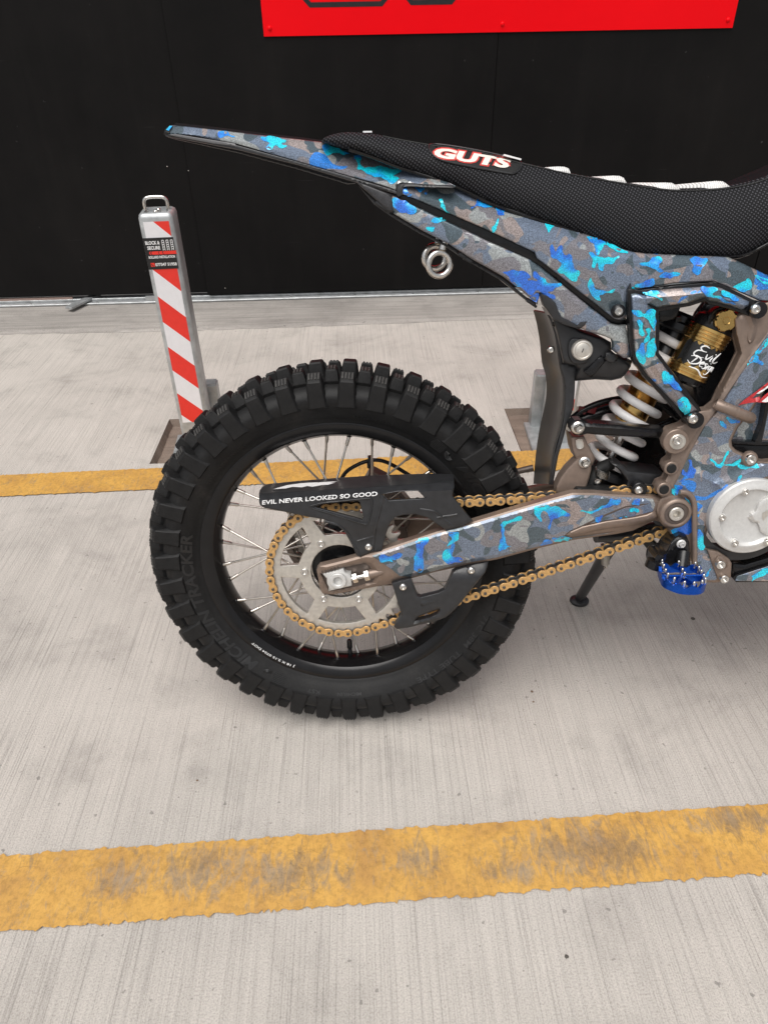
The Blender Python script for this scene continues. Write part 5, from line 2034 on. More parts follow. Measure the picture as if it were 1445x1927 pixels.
# battery case seen through the frame
bat = [(1470, 690), (1445, 722), (1406, 776), (1380, 805), (1372, 832), (1376, 850), (1410, 868), (1440, 872), (1480, 868), (1480, 690)]
battery, fbt = panel('battery_case', bat, -.078, M['camo3'], bike, .10, 0, 0, (), (), 12)
strut = [(1450, 690), (1432, 800), (1420, 830), (1421, 834), (1432, 834), (1437, 812), (1462, 690)]
panel('battery_rib', strut, -.092, M['gloss'], battery, .014, 2, .002, (), (), 8)
panel('battery_rib', [(1374, 829), (1420, 831), (1480, 832), (1480, 838), (1420, 838), (1376, 836)], -.090, M['gloss'], battery, .014, 2, .002, (), (), 8)
panel('battery_sill', [(1374, 836), (1420, 838), (1480, 838), (1480, 866), (1440, 866), (1420, 862), (1400, 852), (1380, 846)], -.084, M['gloss'], battery, .01, 2, .002, (), (), 9)
# red figure print running across frame and battery
bm = bmesh.new()
redp = [[(1388, 763), (1400, 752), (1420, 738), (1445, 719), (1470, 700), (1470, 712), (1445, 724), (1422, 742), (1414, 750), (1430, 746), (1428, 756), (1410, 758)], [(1424, 757), (1436, 745), (1445, 738), (1470, 725), (1470, 745), (1440, 758)]]
fr_red = Field([(1380, 690), (1480, 690), (1480, 775), (1380, 775)], lambda q: np.where(inside(q, w1), fw1(q) - .001, -.1075))
decal('print', redp, fr_red, simple('red_figure_print', (.45, .03, .035), .36, scale=700, var=.5), frame, .0008, 6, 0)
decal('print', [[(1432, 756), (1445, 745), (1470, 735), (1470, 752), (1440, 757)], [(1422, 741), (1445, 725), (1445, 729), (1428, 741)]], Field(fr_red.outline, lambda q: fr_red.fn(q) - .0006), M['white'], frame, .0008, 6, 0)

# ---------------------------------------------------------------- black-edged guard round the shock
gu = [(1207, 549.2), (1238, 546), (1268, 543), (1313, 540), (1340, 538.5), (1356, 542), (1384, 555), (1409, 567.6), (1407, 575), (1395, 583), (1374.6, 575), (1350, 569), (1333.8, 566.5), (1325.6, 560), (1297, 569.6), (1266, 574), (1235.7, 579), (1222, 573), (1218, 572), (1233.7, 585), (1233.2, 630), (1232.7, 667.6), (1258, 701), (1282.7, 733), (1280, 737), (1311, 771), (1307, 773), (1298, 784), (1291, 783), (1254, 744), (1217.4, 705.4), (1196, 673.7), (1192, 640), (1189.8, 607.4), (1186.7, 553.3), (1196, 552), (1211, 556), (1213, 553)]
guy = lambda q: np.full(len(q), -.112) + .010 * np.clip((q[:, 1] - 670) / 110, 0, 1)
gpanel, fgu = panel('shock_guard', gu, guy, M['camo'], bike, .006, 6, .005, (([(1210, 562), (1268, 557), (1330, 551), (1400, 575)], .004, 10), ([(1213, 570), (1214, 665), (1250, 715), (1300, 776)], .004, 10)), (), 8, 30)
decal('print', [[(1209, 550), (1232, 547), (1240, 551), (1236, 556), (1244, 562), (1243, 566), (1234, 560), (1222, 557)],
                [(1318, 541), (1340, 540), (1350, 545), (1340, 553), (1350, 557), (1360, 562), (1372, 568), (1384, 572), (1376, 573), (1356, 566), (1344, 560), (1330, 558), (1322, 551)],
                [(1356, 545), (1376, 553), (1390, 562), (1384, 566), (1362, 557)],
                [(1188, 583), (1200, 585), (1212, 589), (1218, 584), (1232, 582), (1233, 600), (1232, 622), (1226, 615), (1220, 603), (1208, 597), (1192, 592)],
                [(1199, 603), (1206, 603), (1210, 612), (1208, 620), (1213, 630), (1208, 634), (1203, 625), (1200, 612)],
                [(1214, 620), (1221, 618), (1224, 626), (1220, 640), (1212, 648), (1213, 637), (1218, 630)],
                [(1224, 640), (1232, 638), (1232, 668), (1220, 673), (1215, 668), (1216, 652)],
                [(1196, 664), (1204, 650), (1210, 646), (1213, 660), (1214, 675), (1210, 688), (1202, 680)],
                [(1246, 700), (1258, 700), (1282, 733), (1270, 734), (1262, 724), (1248, 722)],
                [(1274, 756), (1284, 746), (1297, 757), (1300, 765), (1298, 773), (1290, 783), (1280, 772)]], fgu, M['splash'], gpanel, .0013)
go = [(1203, 545.5), (1238, 541), (1268, 537), (1313, 533), (1342, 531), (1360, 536), (1390, 551), (1414, 563), (1428, 568), (1436, 578), (1435, 590), (1426, 598), (1412, 597), (1395, 590), (1373, 582), (1350, 576), (1333, 573), (1325, 567), (1298, 576), (1268, 581), (1240, 586), (1240, 630), (1239, 664), (1263, 697), (1290, 732), (1315, 766), (1321, 778), (1318, 796), (1304, 806), (1289, 801), (1283, 789), (1249, 749), (1212, 710), (1190, 678), (1185, 640), (1183, 607), (1180, 560), (1180, 545), (1186, 533), (1188, 543)]
panel('guard_backing', go, lambda q: guy(q) + .007, M['gloss'], gpanel, .012, 2.5, .002, (), (), 9)
for x, y, r_ in ((1420.5, 582, 9.5), (1303, 788, 9.8)):
    boss(x, y, 15.5, .012, M['gloss'], 'bolt_seat', -.104, None, gpanel)
    bolt(x, y, -.1165, r_, 'button', gpanel)
blk2 = [(1239, 583), (1282, 570), (1272, 600), (1240, 606)]
panel('reflector_block', blk2, -.060, M['gloss'], bike, .03, 2, .002, (), (), 9)

# ---------------------------------------------------------------- shock absorber
sa, sb = at(1296, 575, -.006), at(1124, 905, -.006)      # axis: upper and lower ends
ax = (sb - sa); SL = ax.length; ax.normalize()
ux = Vector((0, -1, 0)); vx = ax.cross(ux).normalized()
pt = lambda s_, a, r_: sa + ax * (SL * s_) + (ux * math.sin(a) + vx * math.cos(a)) * r_
bm = bmesh.new()
add_rev(bm, [(.020, 0), (.029, .005), (.029, .07), (.030, .072), (.030, .082), (.026, .084), (.0245, .086)], sa + ax * .012, ax, 32)
shock = finish('shock_body', bm, M['gloss'], bike, 40)
bm = bmesh.new()     # threaded gold body
pr = []
h_ = .085
while h_ < .152:
    pr += [(.0235, h_), (.0245, h_ + .0008), (.0235, h_ + .0016)]
    h_ += .0019
add_rev(bm, pr, sa + ax * .012, ax, 32)
finish('threaded_body', bm, M['gold'], shock, 20)
bm = bmesh.new()
add_rev(bm, [(.0, .152), (.0225, .152), (.0240, .154), (.0240, .178), (.023, .181), (.008, .181)], sa + ax * .012, ax, 36)
finish('gold_collar', bm, M['gold'], shock, 35)
bm = bmesh.new()
add_rev(bm, [(.0072, .178), (.0072, .335)], sa + ax * .012, ax, 20)
finish('piston_rod', bm, M['steel'], shock, 40)
bm = bmesh.new()     # coil
turns, N = 9.6, 290
s0_, s1_ = .12, .93
hel = []
for k in range(N + 1):
    q = k / N
    qq = q
    hel.append(pt(s0_ + (s1_ - s0_) * qq, 2 * math.pi * turns * q + 2.4, .0340))
add_tube(bm, hel, .0066, 10)
finish('coil_spring', bm, M['spring'], shock, 60)
bm = bmesh.new()     # castellated preload ring
add_rev(bm, [(.026, -.006), (.037, -.006), (.040, -.003), (.040, .006), (.037, .009), (.026, .009)], pt(.105, 0, 0), ax, 36)
for k in range(12):
    a = 2 * math.pi * k / 12
    add_box(bm, pt(.085, a, .036), (.008, .007, .010))
finish('preload_ring', bm, M['gloss'], shock, 30)
bm = bmesh.new()
add_rev(bm, [(.012, -.012), (.036, -.010), (.041, -.006), (.041, .002), (.020, .006), (.014, .03)], pt(.945, 0, 0), ax, 30)
add_box(bm, pt(1.03, 0, 0), (.035, .03, .055), Matrix.Rotation(R(30), 3, 'Y'))
finish('lower_clevis', bm, M['plastic'], shock, 35)
# reservoir
ra, rb = at(1351, 594, -.060), at(1284, 714, -.060)
rx = (rb - ra); RL = rx.length; rx.normalize()
k0 = lambda px, py: (at(px, py, -.060) - ra).dot(rx)
bm = bmesh.new()
add_rev(bm, [(0, .0), (.020, .0), (.0285, .006), (.0300, .012), (.0300, k0(1337, 619))], ra, rx, 36)
res = finish('reservoir', bm, M['gloss'], bike, 40)
bm = bmesh.new()
add_rev(bm, [(.0285, k0(1288, 705)), (.0275, k0(1283, 714)), (.018, k0(1281, 719)), (0, k0(1281, 719))], ra, rx, 36)
finish('reservoir_cap', bm, M['gloss'], res, 40)
bm = bmesh.new()
a0, a1 = k0(1337, 619), k0(1288, 706)
g_ = [(.0300, a0), (.0315, a0 + .0008)]
for q in (a0 + .005, a0 + .010, a0 + .015):
    g_ += [(.0315, q), (.0303, q + .0006), (.0303, q + .0016), (.0315, q + .0022)]
g_ += [(.0315, a0 + .0205), (.0300, a0 + .0215)]
g_ += [(.0300, a1 - .0150), (.0315, a1 - .0140)]
for q in (a1 - .0105, a1 - .0055):
    g_ += [(.0315, q), (.0303, q + .0006), (.0303, q + .0016), (.0315, q + .0022)]
g_ += [(.0315, a1 - .001), (.0285, a1)]
add_rev(bm, g_, ra, rx, 48)
gold = finish('reservoir_sleeve', bm, M['gold'], res, 28)
bm = bmesh.new()
# printed wrap: partial cylinder facing outward
rv = rx.cross(Vector((0, -1, 0))).normalized()
rn = rv.cross(rx).normalized()
rp_ = lambda s_, a, r_: ra + rx * s_ + (rn * math.cos(a) + rv * math.sin(a)) * r_
sgn = 1 if rn.y < 0 else -1
cols = []
for k in range(25):
    a = R(-62 + 130 * k / 24)
    j0, j1 = .0025 * math.sin(k * 1.9), .003 * math.sin(k * 1.3 + 1)
    cols.append([bm.verts.new(rp_(a0 + .0240 + j0, a, .0306 * sgn)), bm.verts.new(rp_(a1 - .0175 + j1, a, .0306 * sgn))])
for a, b in zip(cols[:-1], cols[1:]):
    bm.faces.new((a[0], b[0], b[1], a[1]))
bmesh.ops.recalc_face_normals(bm, faces=bm.faces[:])
finish('print', bm, M['resprint'], res, 60)


def res_text(s_top, hgt, wdt, ang0):
    """lettering round the reservoir; baseline runs round the cylinder"""
    def f(u, v, d):
        a = R(ang0) + u * wdt / .031
        return rp_(s_top + hgt * (1 - v) + u * -.002, a, (.0311 + d) * sgn)
    return f


dirn = 1
test0, test1 = rp_(.05, 0, .031 * sgn), rp_(.05, .3, .031 * sgn)
flipx = (test1 - test0).x < 0
def flipped(f):
    return (lambda u, v, d: f(1 - u, v, d)) if flipx else f
SCRIPT = {
    # brush strokes in a unit frame: u along the line, v up
    'Evil': [[(.30, .98), (.14, .99), (.06, .86), (.16, .76), (.30, .78)], [(.20, .77), (.03, .70), (-.02, .52), (.10, .44), (.32, .52)],
             [(.36, .72), (.42, .50), (.56, .76)], [(.60, .70), (.57, .52), (.63, .50)], [(.64, .84), (.66, .87)],
             [(.84, 1.0), (.72, .72), (.70, .54), (.80, .50), (1.0, .62)]],
    'Design': [[(.16, .42), (.09, .14)], [(-.04, .38), (.12, .48), (.30, .40), (.28, .20), (.08, .08), (-.06, .16)],
               [(.34, .22), (.45, .30), (.42, .36), (.35, .26), (.38, .14), (.48, .16)], [(.60, .36), (.50, .32), (.58, .22), (.54, .10), (.46, .12)],
               [(.66, .32), (.62, .14), (.66, .12)], [(.69, .42), (.70, .44)], [(.82, .32), (.72, .30), (.72, .16), (.80, .18), (.84, .34), (.80, .0), (.70, -.10), (.66, -.04)],
               [(.88, .32), (.86, .12)], [(.87, .22), (.95, .33), (.96, .14), (1.04, .18)]],
    'underline': [[(.10, -.06), (.40, -.04), (.66, -.22), (.95, -.16)]]}
for word, strokes in SCRIPT.items():
    for q in strokes:
        pts = spline(q, 5) if len(q) > 2 else q
        N_ = len(pts)
        bm = bmesh.new()
        f_ = flipped(res_text(a0 + .0245, .0405, .046, -46))
        P3 = [f_(u * .94 + .05 + v * .10, v * .80 + .18, .0002) for u, v in pts]
        add_tube(bm, P3, [.00035 + .00085 * math.sin(math.pi * min(1, (k + .6) / N_) ** .8) for k in range(N_)], 5)
        finish('lettering', bm, M['white'], res, 60)
c_ = at(1362, 602, -.088)      # adjuster knob
bm = bmesh.new()
add_rev(bm, [(.018, -.012), (.018, .0), (.0165, .0015), (0, .0015)], c_ + Vector((-.003, .004, 0)), (0, -1, 0), 28)
finish('adjuster_housing', bm, M['gloss'], res, 40)
bm = bmesh.new()
seg = 60
rr_ = [(.0150 + (.0008 if (k % 10) < 6 else -.0008)) for k in range(seg)]
rg = []
for h_, sc_ in ((.0, 1), (.007, 1), (.0085, .9), (.0085, .35), (.0078, .3)):
    rg.append([bm.verts.new(c_ + Vector((math.cos(2 * math.pi * k / seg) * rr_[k] * sc_, -h_, math.sin(2 * math.pi * k / seg) * rr_[k] * sc_))) for k in range(seg)])
for a, b in zip(rg[:-1], rg[1:]):
    for k in range(seg):
        bm.faces.new((a[k], a[(k + 1) % seg], b[(k + 1) % seg], b[k]))
bm.faces.new(rg[-1])
bmesh.ops.recalc_face_normals(bm, faces=bm.faces[:])
finish('adjuster_knob', bm, M['gold'], res, 35)

# dark bodywork behind and below the shock
tub = [(1332, 560), (1380, 585), (1394, 612), (1394, 665), (1380, 690), (1352, 742), (1332, 772), (1310, 775), (1262, 808), (1246, 830), (1258, 862), (1248, 900), (1240, 930), (1200, 922), (1150, 880), (1128, 850), (1180, 815), (1240, 800), (1284, 780), (1250, 740), (1262, 700), (1290, 640), (1310, 590)]
panel('inner_tub', tub, .055, M['gloss'], bike, .012, 8, .01, (), (), 14)
inn2 = [(1300, 716), (1332, 660), (1352, 640), (1380, 612), (1391, 640), (1390, 664), (1380, 687), (1352, 740), (1332, 768), (1308, 770)]
panel('inner_side_cover', inn2, -.045, M['gloss'], bike, .05, 10, .012, (), (), 10)
low1 = [(1150, 872), (1170, 876), (1182, 886), (1250, 893), (1252, 906), (1238, 916), (1236, 930), (1205, 931), (1176, 928), (1180, 905), (1165, 885)]
tray, ftray = panel('chain_slider_block', low1, -.066, M['plastic'], bike, .05, 4, .004, (), (), 9)
boss(1201, 920, 14.5, .006, M['gloss'], 'bolt_seat', -.080, None, tray)
bolt(1201, 922, -.0865, 8.6, 'button', tray)
sl = [(1180, 931), (1210, 928), (1240, 929), (1240, 934), (1200, 935), (1160, 932), (1120, 926), (1080, 924), (1085, 918), (1130, 920)]
panel('chain_slider', sl, -.082, M['deep'], bike, .03, 2, .002, (), (), 9)

# hoses and red reflector lens behind the flap
bm = bmesh.new()
add_tube(bm, spline([at(1075, 788, .03), at(1100, 770, .03), at(1140, 755, .03), at(1190, 748, .03), at(1230, 752, .03), at(1280, 790, .02)], 6), .0055, 8)
finish('hose', bm, M['gloss'], bike, 60)
bm = bmesh.new()
add_tube(bm, spline([at(1075, 800, .045), at(1110, 783, .045), at(1170, 768, .045), at(1240, 775, .045)], 6), .012, 8)
finish('far_side_cover', bm, M['gloss'], bike, 60)
for x0_, y0_ in ((1095, 772), (1113, 771)):
    bm = bmesh.new()
    add_box(bm, at(x0_, y0_, .028), (.014, .004, .012), Matrix.Rotation(R(12), 3, 'Y'))
    bmesh.ops.bevel(bm, geom=bm.edges[:], offset=.001, segments=1, affect='EDGES')
    finish('red_lens', bm, simple('dark_red_lens', (.12, .005, .008), .2), bike)

# ---------------------------------------------------------------- suspension linkage
pullrod = [(1073, 798), (1080, 790), (1092, 789), (1102, 794), (1125, 796), (1170, 799), (1220, 805), (1247, 806), (1247, 824), (1220, 824), (1170, 821), (1120, 818), (1104, 816), (1092, 820), (1080, 818), (1073, 810)]
rod, frod = panel('pull_rod', pullrod, -.080, M['gloss'], bike, .02, 4, .005, (([(1105, 803), (1180, 808), (1246, 813)], .003, 6),), (), 8)
bolt(1087, 805, -.083, 12.5, 'flange', rod, rot=.2)
bm = bmesh.new()
add_rev(bm, [(.0020, 0), (.0017, .001), (0, .0013)], at(1122, 800, -.081), (0, -1, 0), 10)
finish('grease_nipple', bm, M['gloss'], rod, 60)
rock = [(1072, 818), (1078, 822), (1098, 820), (1104, 832), (1112, 848), (1120, 862), (1114, 876), (1096, 876), (1082, 862), (1076, 846)]
rhole = [(1083, 828), (1095, 827), (1098, 840), (1092, 845), (1085, 843)]
rocker, _ = panel('rocker_link', rock, -.064, M['bronze'], bike, .03, 4, .004, (), (), 8)
panel('rocker_pocket', spline(rhole, 2, True), -.066, M['dull_steel'], rocker, .003, 2, -.002, (), (), 6)
ear = [(1046, 932), (1046, 915), (1054, 898), (1066, 882), (1080, 868), (1092, 859), (1104, 859), (1112, 868), (1112, 884), (1108, 900), (1103, 915), (1102, 932)]
earp, _ = panel('shock_mount_ear', ear, -.072, M['bronze'], bike, .02, 4, .004, (), (), 8)
bolt(1099.5, 870.5, -.074, 11.5, 'flange', earp, rot=.5)
bolt(1138, 878, -.045, 9, 'nut', earp, M['black_metal'], rot=.3)
bm = bmesh.new()
add_tube(bm, spline([at(1106, 930, -.05), at(1115, 900, -.05), at(1128, 882, -.045), at(1150, 872, -.04)], 5), .010, 10)
finish('hose', bm, M['deep'], bike, 60)
bolt(1121, 903, -.055, 10.5, 'flange', earp, rot=.1)
bm = bmesh.new()
for q in range(5):
    add_rev(bm, [(.0105, 0), (.0125, .001), (.0105, .002)], at(1121, 903, -.055) + Vector((.008 + .003 * q * 0, -.001 - .003 * q * 0, .006 + .0025 * q)), (.3, -.1, 1), 14)
finish('knurled_adjuster', bm, M['steel'], earp, 30)

# ---------------------------------------------------------------- motor
mc = at(1411, 973.5, -.112)
kx = (CAMROT @ (OB + mc.x * XB + mc.y * YB + mc.z * ZB - CAMLOC))[2] / F_PX
bm = bmesh.new()
add_rev(bm, [(.084, -.09), (.084, -.022), (.080, -.016), (.066, -.014)], mc, (0, -1, 0), 60)
motor = finish('motor', bm, M['plastic'], bike, 35)
mcov = mc
bm = bmesh.new()
add_rev(bm, [(.061, -.02), (.061, -.002), (.059, .0005), (.052, .002), (.049, .0035), (.0465, .0035), (.043, -.0015), (.040, -.0025), (0, -.0025)], mcov, (0, -1, 0), 72)
cover = finish('motor_cover', bm, M['silver'], motor, 30)
pent = [(1407, 974), (1412, 966), (1420, 962), (1426, 946), (1436, 938), (1460, 930), (1490, 925), (1490, 1030), (1440, 1008), (1430, 1002), (1424, 984), (1412, 982)]
panel('cover_emblem', pent, -.1155, M['silver'], cover, .01, 5, .0045, (), (), 7)
decal('emblem', [[(1434, 965), (1450, 958), (1480, 950), (1480, 954), (1452, 963), (1440, 974), (1436, 980), (1433, 974)]], Field([(1400, 900), (1500, 900), (1500, 1050), (1400, 1050)], -.1158), M['dull_steel'], cover, .0004, 6, 0)
for x, y in ((1401, 925), (1357, 973.5), (1381, 1021), (1441.5, 1019.5)):
    bolt(x, y, -.1125, 8.4, 'button', cover, M['silver'], 'bolt_seat')
    bolt(x + .5, y, -.1155, 6.0, 'cap', cover)

# ---------------------------------------------------------------- skid plate
skb = [(1372, 1052), (1380, 1058), (1400, 1060), (1440, 1048), (1490, 1030), (1490, 1070), (1445, 1066), (1388, 1084), (1378, 1088)]
skid, _ = panel('skid_tube', skb, -.088, M['gloss'], bike, .03, 7, .010, (), (), 9)
skp = [(1377, 1088), (1384, 1081), (1446, 1061), (1495, 1050), (1495, 1092), (1445, 1095.5), (1384, 1095.5)]
panel('skid_edge', skp, -.092, M['gloss'], skid, .02, 2, .002, (), (), 9)
skc = [(1383, 1093), (1386, 1084.5), (1446, 1065), (1495, 1054), (1495, 1090), (1445, 1094)]
skw, fsk = panel('skid_wrap', skc, -.0935, M['camo3'], skid, .002, 1.5, .001, (), (), 9)
decal('print', [[(1412, 1083), (1420, 1080), (1430, 1076), (1432, 1070), (1445, 1068), (1470, 1060), (1465, 1072), (1440, 1080), (1428, 1088), (1418, 1091), (1414, 1094), (1416, 1087)]], fsk, M['splash'], skw)

# ---------------------------------------------------------------- footpeg
fbk = [(1228, 1063), (1230, 1050), (1236, 1044), (1243, 1044), (1252, 1038), (1262, 1018), (1268, 1010), (1280, 1004), (1291, 1008), (1296, 1020), (1297, 1040), (1298, 1066), (1270, 1072), (1240, 1078), (1230, 1074)]
mount, _ = panel('footpeg_mount', fbk, lambda q: -.112 - .016 * np.clip((1266 - q[:, 0]) / 30, 0, 1), M['gloss'], bike, .035, 5, .006, (([(1254, 1042), (1272, 1018), (1284, 1012)], .003, 8),), (), 8)
bolt(1281, 1023.5, -.115, 8.6, 'flange', mount, M['silver'])
bm = bmesh.new()
add_tube(bm, [at(1232, 1055, -.125), at(1226, 1068, -.125)], .012, 10)
finish('mount_ear', bm, M['gloss'], mount, 50)
# the peg is a ring-shaped cage: its outline lies on a plane across the bike
zt = at(1290, 1100, -.20).z
def pegpt(px, py, z):      # pixel onto the horizontal plane (in bike axes) at height z
    v = ray(px, py); o = CAMLOC - OB
    t_ = (z - o @ ZB) / (v @ ZB); p = o + t_ * v
    return Vector((p @ XB, p @ YB, p @ ZB))


pz0 = at(1283, 1082, -.165).z
loop = [(1240, 1058), (1239, 1066), (1243, 1078), (1249, 1088), (1262, 1095), (1280, 1101), (1300, 1103), (1318, 1102), (1327, 1097), (1329, 1090), (1326, 1080), (1321, 1070), (1313, 1061), (1300, 1062), (1276, 1059), (1258, 1060)]
lp = [pegpt(x, y, pz0) for x, y in spline(loop, 3, True)]
Nn = len(lp)
cen = sum(lp, Vector()) / Nn
bm = bmesh.new()
hgt = .0145
rows = []
for k in range(Nn):
    p = lp[k]
    nrm = (p - cen); nrm.z = 0; nrm.normalize()
    notch = .0045 if (k // 2) % 2 == 0 else 0.0
    i_ = p - nrm * .0045
    rows.append([bm.verts.new(q) for q in (p + Vector((0, 0, -hgt)), p + Vector((0, 0, -notch)), i_ + Vector((0, 0, -notch)), i_ + Vector((0, 0, -hgt)))])
for k in range(Nn):
    a, b = rows[k], rows[(k + 1) % Nn]
    for j in range(4):
        bm.faces.new((a[j], a[(j + 1) % 4], b[(j + 1) % 4], b[j]))
bmesh.ops.recalc_face_normals(bm, faces=bm.faces[:])
peg = finish('footpeg', bm, M['blue'], bike, 25)
def bar(a, b, wd, hh, name='peg_rib'):
    bm = bmesh.new()
    d = (b - a); L = d.length
    rot = d.to_track_quat('X', 'Z').to_matrix()
    add_box(bm, (a + b) / 2 - Vector((0, 0, hh / 2 + .002)), (L, wd, hh), rot)
    bmesh.ops.bevel(bm, geom=bm.edges[:], offset=.0008, segments=1, affect='EDGES')
    finish(name, bm, M['blue'], peg, 30)


m1, m2 = pegpt(1285, 1078, pz0), pegpt(1288, 1087, pz0)
bar(pegpt(1244, 1080, pz0), pegpt(1320, 1079, pz0), .0045, .011)
bar(pegpt(1283, 1062, pz0), m1, .0055, .011)
bar(m1, pegpt(1272, 1096, pz0), .0045, .011)
bar(m1, pegpt(1310, 1097, pz0), .0045, .011)
bm = bmesh.new()
add_tube(bm, [pegpt(1283, 1060, pz0) + Vector((0, 0, -.008)), at(1285, 1040, -.11)], [.009, .011], 12)
finish('peg_shank', bm, M['gloss'], peg, 50)
pinm = bmesh.new()
add_rev(pinm, [(.0021, -.004), (.0021, .0045), (.0013, .0062), (0, .0066)], (0, 0, 0), (0, 0, 1), 10)
pm = bpy.data.meshes.new('peg_tooth'); pinm.to_mesh(pm); pinm.free(); pm.materials.append(M['steel']); pm.shade_smooth()
for x, y in ((1244.5, 1058), (1248, 1067.5), (1251.5, 1076), (1256, 1084), (1245, 1063), (1268, 1092), (1287, 1099), (1305, 1100.5), (1320, 1097.5), (1326, 1093), (1323, 1086), (1318.5, 1078), (1314, 1071), (1307, 1063), (1276, 1060.5), (1283, 1075), (1287, 1082)):
    o = link('peg_tooth', pm, peg)
    o.location = pegpt(x, y, pz0) + Vector((0, 0, -.001))

# ---------------------------------------------------------------- side stand on the far side
foot = to_bike(ground_at(1090, 1128, .008))
hip = at(1158, 1010, .06)
bm = bmesh.new()
add_tube(bm, [foot + Vector((.0, 0, .004)), foot.lerp(hip, .5), hip], [.0105, .0115, .014], 12)
stand = finish('side_stand', bm, M['plastic'], bike, 50)
bm = bmesh.new()
wd_up = Vector((XB[2], YB[2], ZB[2]))
add_rev(bm, [(0, -.008), (.017, -.008), (.0185, -.005), (.0185, -.001), (.015, .002), (0, .003)], foot, wd_up, 24)
for v in bm.verts:
    d = v.co - foot; v.co = foot + Vector((d.x * 1.15, d.y, d.z))
finish('stand_foot', bm, M['plastic'], stand, 40)
bm = bmesh.new()
sp0, sp1 = at(1137, 1025, .045), at(1139, 1062, .045)
hx = [sp0.lerp(sp1, k / 160) + Vector((math.cos(k * .70) * .0065, math.sin(k * .70) * .0065, 0)) for k in range(161)]
add_tube(bm, hx, .0013, 5)
add_tube(bm, [sp1 + Vector((0, 0, .004)), sp1 + Vector((.002, 0, -.008)), sp1 + Vector((-.002, 0, -.006))], .0018, 6)
finish('stand_spring', bm, M['dull_steel'], stand, 60)
panel('stand_bracket', [(1203, 1000), (1222, 1000), (1230, 1016), (1246, 1032), (1264, 1042), (1264, 1062), (1244, 1058), (1224, 1042), (1208, 1022)], -.01, M['gloss'], stand, .02, 4, .004, (), (), 8)
bm = bmesh.new()      # bracket from the stand up to the frame
add_tube(bm, [at(1120, 1010, .04), at(1170, 1008, .05), at(1240, 990, .05)], .011, 10)
finish('stand_bracket', bm, M['plastic'], stand, 50)

# ---------------------------------------------------------------- front end, ahead of the frame edge
def L3(x, y, z):
    return Vector((x, y, z))


def side_plate(name, pts, y, thick, m, parent, rw=.012, rd=.008, mirror=False):
    f = Field(pts, y, rw, rd)
    bm = bmesh.new()
    panel_bm(bm, pts, f, thick, (), .05, conv=lambda p, yy: Vector((p[0], yy, p[1])))
    o = finish(name, bm, m, parent, 40)
    if mirror:
        q = o.copy(); q.data = o.data.copy(); COL.objects.link(q); q.parent = parent
        for v in q.data.vertices:
            v.co.y = -v.co.y
        q.data.flip_normals()
    return o


WB = 1.49
bm = bmesh.new()
revolve_y(bm, [(y * .82, r_ + .026) for y, r_ in prof], 120)
for k in range(40):
    for yy, rr in ((-.040, .330), (-.014, .341), (.014, .341), (.040, .330)):
        a = 2 * math.pi * (k + (.5 if abs(yy) < .02 else 0)) / 40
        add_box(bm, pol(rr - .006, a, yy), (.020, .018, .022), Matrix.Rotation(math.pi / 2 - a, 3, 'Y'))
for v in bm.verts:
    v.co.x += WB; v.co.z += .020
bmesh.ops.recalc_face_normals(bm, faces=bm.faces[:])
ftyre = finish('front_tyre', bm, M['rubber'], bike, 40)
bm = bmesh.new()
revolve_y(bm, [(y * .7, r_ + .026) for y, r_ in rp], 100, True)
for v in bm.verts:
    v.co.x += WB; v.co.z += .020
bmesh.ops.recalc_face_normals(bm, faces=bm.faces[:])
frim = finish('front_rim', bm, rim.data.materials[0], bike, 30)
fc = Vector((WB, 0, R0 + .020))
for k in range(36):
    a = R(10 * k)
    sgn_ = -1 if k % 2 else 1
    bm = bmesh.new()
    e0 = fc + Vector((math.cos(a) * .24, sgn_ * .004, math.sin(a) * .24))
    a2 = a + R(70 if (k // 2) % 2 else -70)
    add_tube(bm, [e0, fc + Vector((math.cos(a2) * .03, sgn_ * .03, math.sin(a2) * .03))], .0018, 6)
    finish('spoke', bm, M['spoke'], frim, 60)
bm = bmesh.new()
add_rev(bm, [(0, -.075), (.018, -.075), (.018, -.05), (.034, -.04), (.034, -.03), (.02, -.025), (.02, .025), (.034, .03), (.034, .04), (.018, .05), (.018, .075), (0, .075)], fc, (0, 1, 0), 24)
finish('front_hub', bm, M['gloss'], bike, 30)
for sg in (-1, 1):
    bm = bmesh.new()
    top_, bot_ = Vector((1.14, sg * .105, 1.02)), Vector((WB - .03, sg * .105, R0 - .01))
    add_tube(bm, [bot_, bot_.lerp(top_, .42)], .025, 16)
    add_tube(bm, [bot_.lerp(top_, .42), bot_.lerp(top_, .45), top_], [.026, .030, .030], 16)
    finish('fork_leg', bm, M['gold'] if False else M['black_metal'], bike, 40)
bm = bmesh.new()
for s_ in (.66, .93):
    c = Vector((WB - .03, 0, R0 - .01)).lerp(Vector((1.14, 0, 1.02)), s_)
    add_box(bm, c, (.07, .28, .035), Matrix.Rotation(R(-27), 3, 'Y'))
bmesh.ops.bevel(bm, geom=bm.edges[:], offset=.008, segments=2, affect='EDGES')
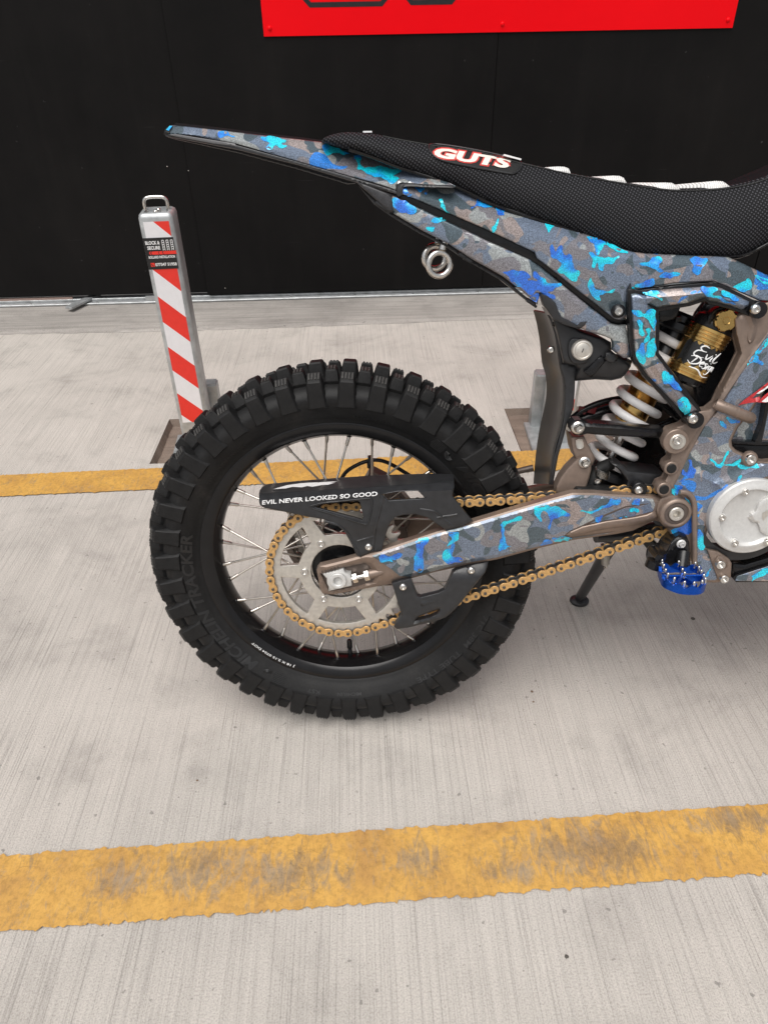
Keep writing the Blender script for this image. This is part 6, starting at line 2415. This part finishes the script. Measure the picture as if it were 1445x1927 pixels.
finish('triple_clamp', bm, M['bronze'], bike, 30)
bm = bmesh.new()
add_tube(bm, spline([L3(1.03, -.39, 1.13), L3(1.07, -.26, 1.135), L3(1.12, -.10, 1.075), L3(1.12, .10, 1.075), L3(1.07, .26, 1.135), L3(1.03, .39, 1.13)], 6), .0125, 12)
hb = finish('handlebar', bm, M['black_metal'], bike, 60)
for sg in (-1, 1):
    bm = bmesh.new()
    add_tube(bm, [L3(1.025, sg * .40, 1.13), L3(1.052, sg * .29, 1.133)], .0165, 14)
    finish('grip', bm, M['deep'], hb, 60)
bm = bmesh.new()
fr_rows = []
for t_ in np.linspace(0, 1, 12):
    x_ = 1.12 + .66 * t_; z_ = .86 - .05 * (t_ - .35) ** 2 * 6 + .05 * math.sin(t_ * 3)
    wd = .085 * (1 - .55 * abs(t_ - .45))
    fr_rows.append([bm.verts.new((x_, yy * wd, z_ - .03 * yy * yy)) for yy in np.linspace(-1, 1, 9)])
for a, b in zip(fr_rows[:-1], fr_rows[1:]):
    for k in range(8):
        bm.faces.new((a[k], a[k + 1], b[k + 1], b[k]))
bmesh.ops.recalc_face_normals(bm, faces=bm.faces[:])
bmesh.ops.solidify(bm, geom=bm.faces[:], thickness=.004)
finish('front_fender', bm, M['camo'], bike, 40)
XE = max(at(1462, 700, -.1).x, at(1480, 1095, -.1).x, at(1480, 900, -.13).x) + .02
side_plate('radiator_shroud', [(XE + .03, .82), (XE + .16, .80), (XE + .36, .72), (XE + .45, .74), (XE + .40, .88), (XE + .30, .95), (XE + .12, .93), (XE + .02, .90)], -.125, .01, M['camo2'], bike, mirror=True)
side_plate('front_frame', [(XE - .01, .30), (XE + .22, .34), (XE + .30, .46), (XE + .36, .66), (XE + .46, .92), (XE + .36, .95), (XE + .22, .78), (XE + .10, .80), (XE - .01, .80)], -.098, .196, M['bronze'], bike)
side_plate('battery_case_front', [(XE + .0, .42), (XE + .20, .44), (XE + .29, .66), (XE + .18, .76), (XE + .0, .76)], -.104, .02, M['camo3'], bike, mirror=True)
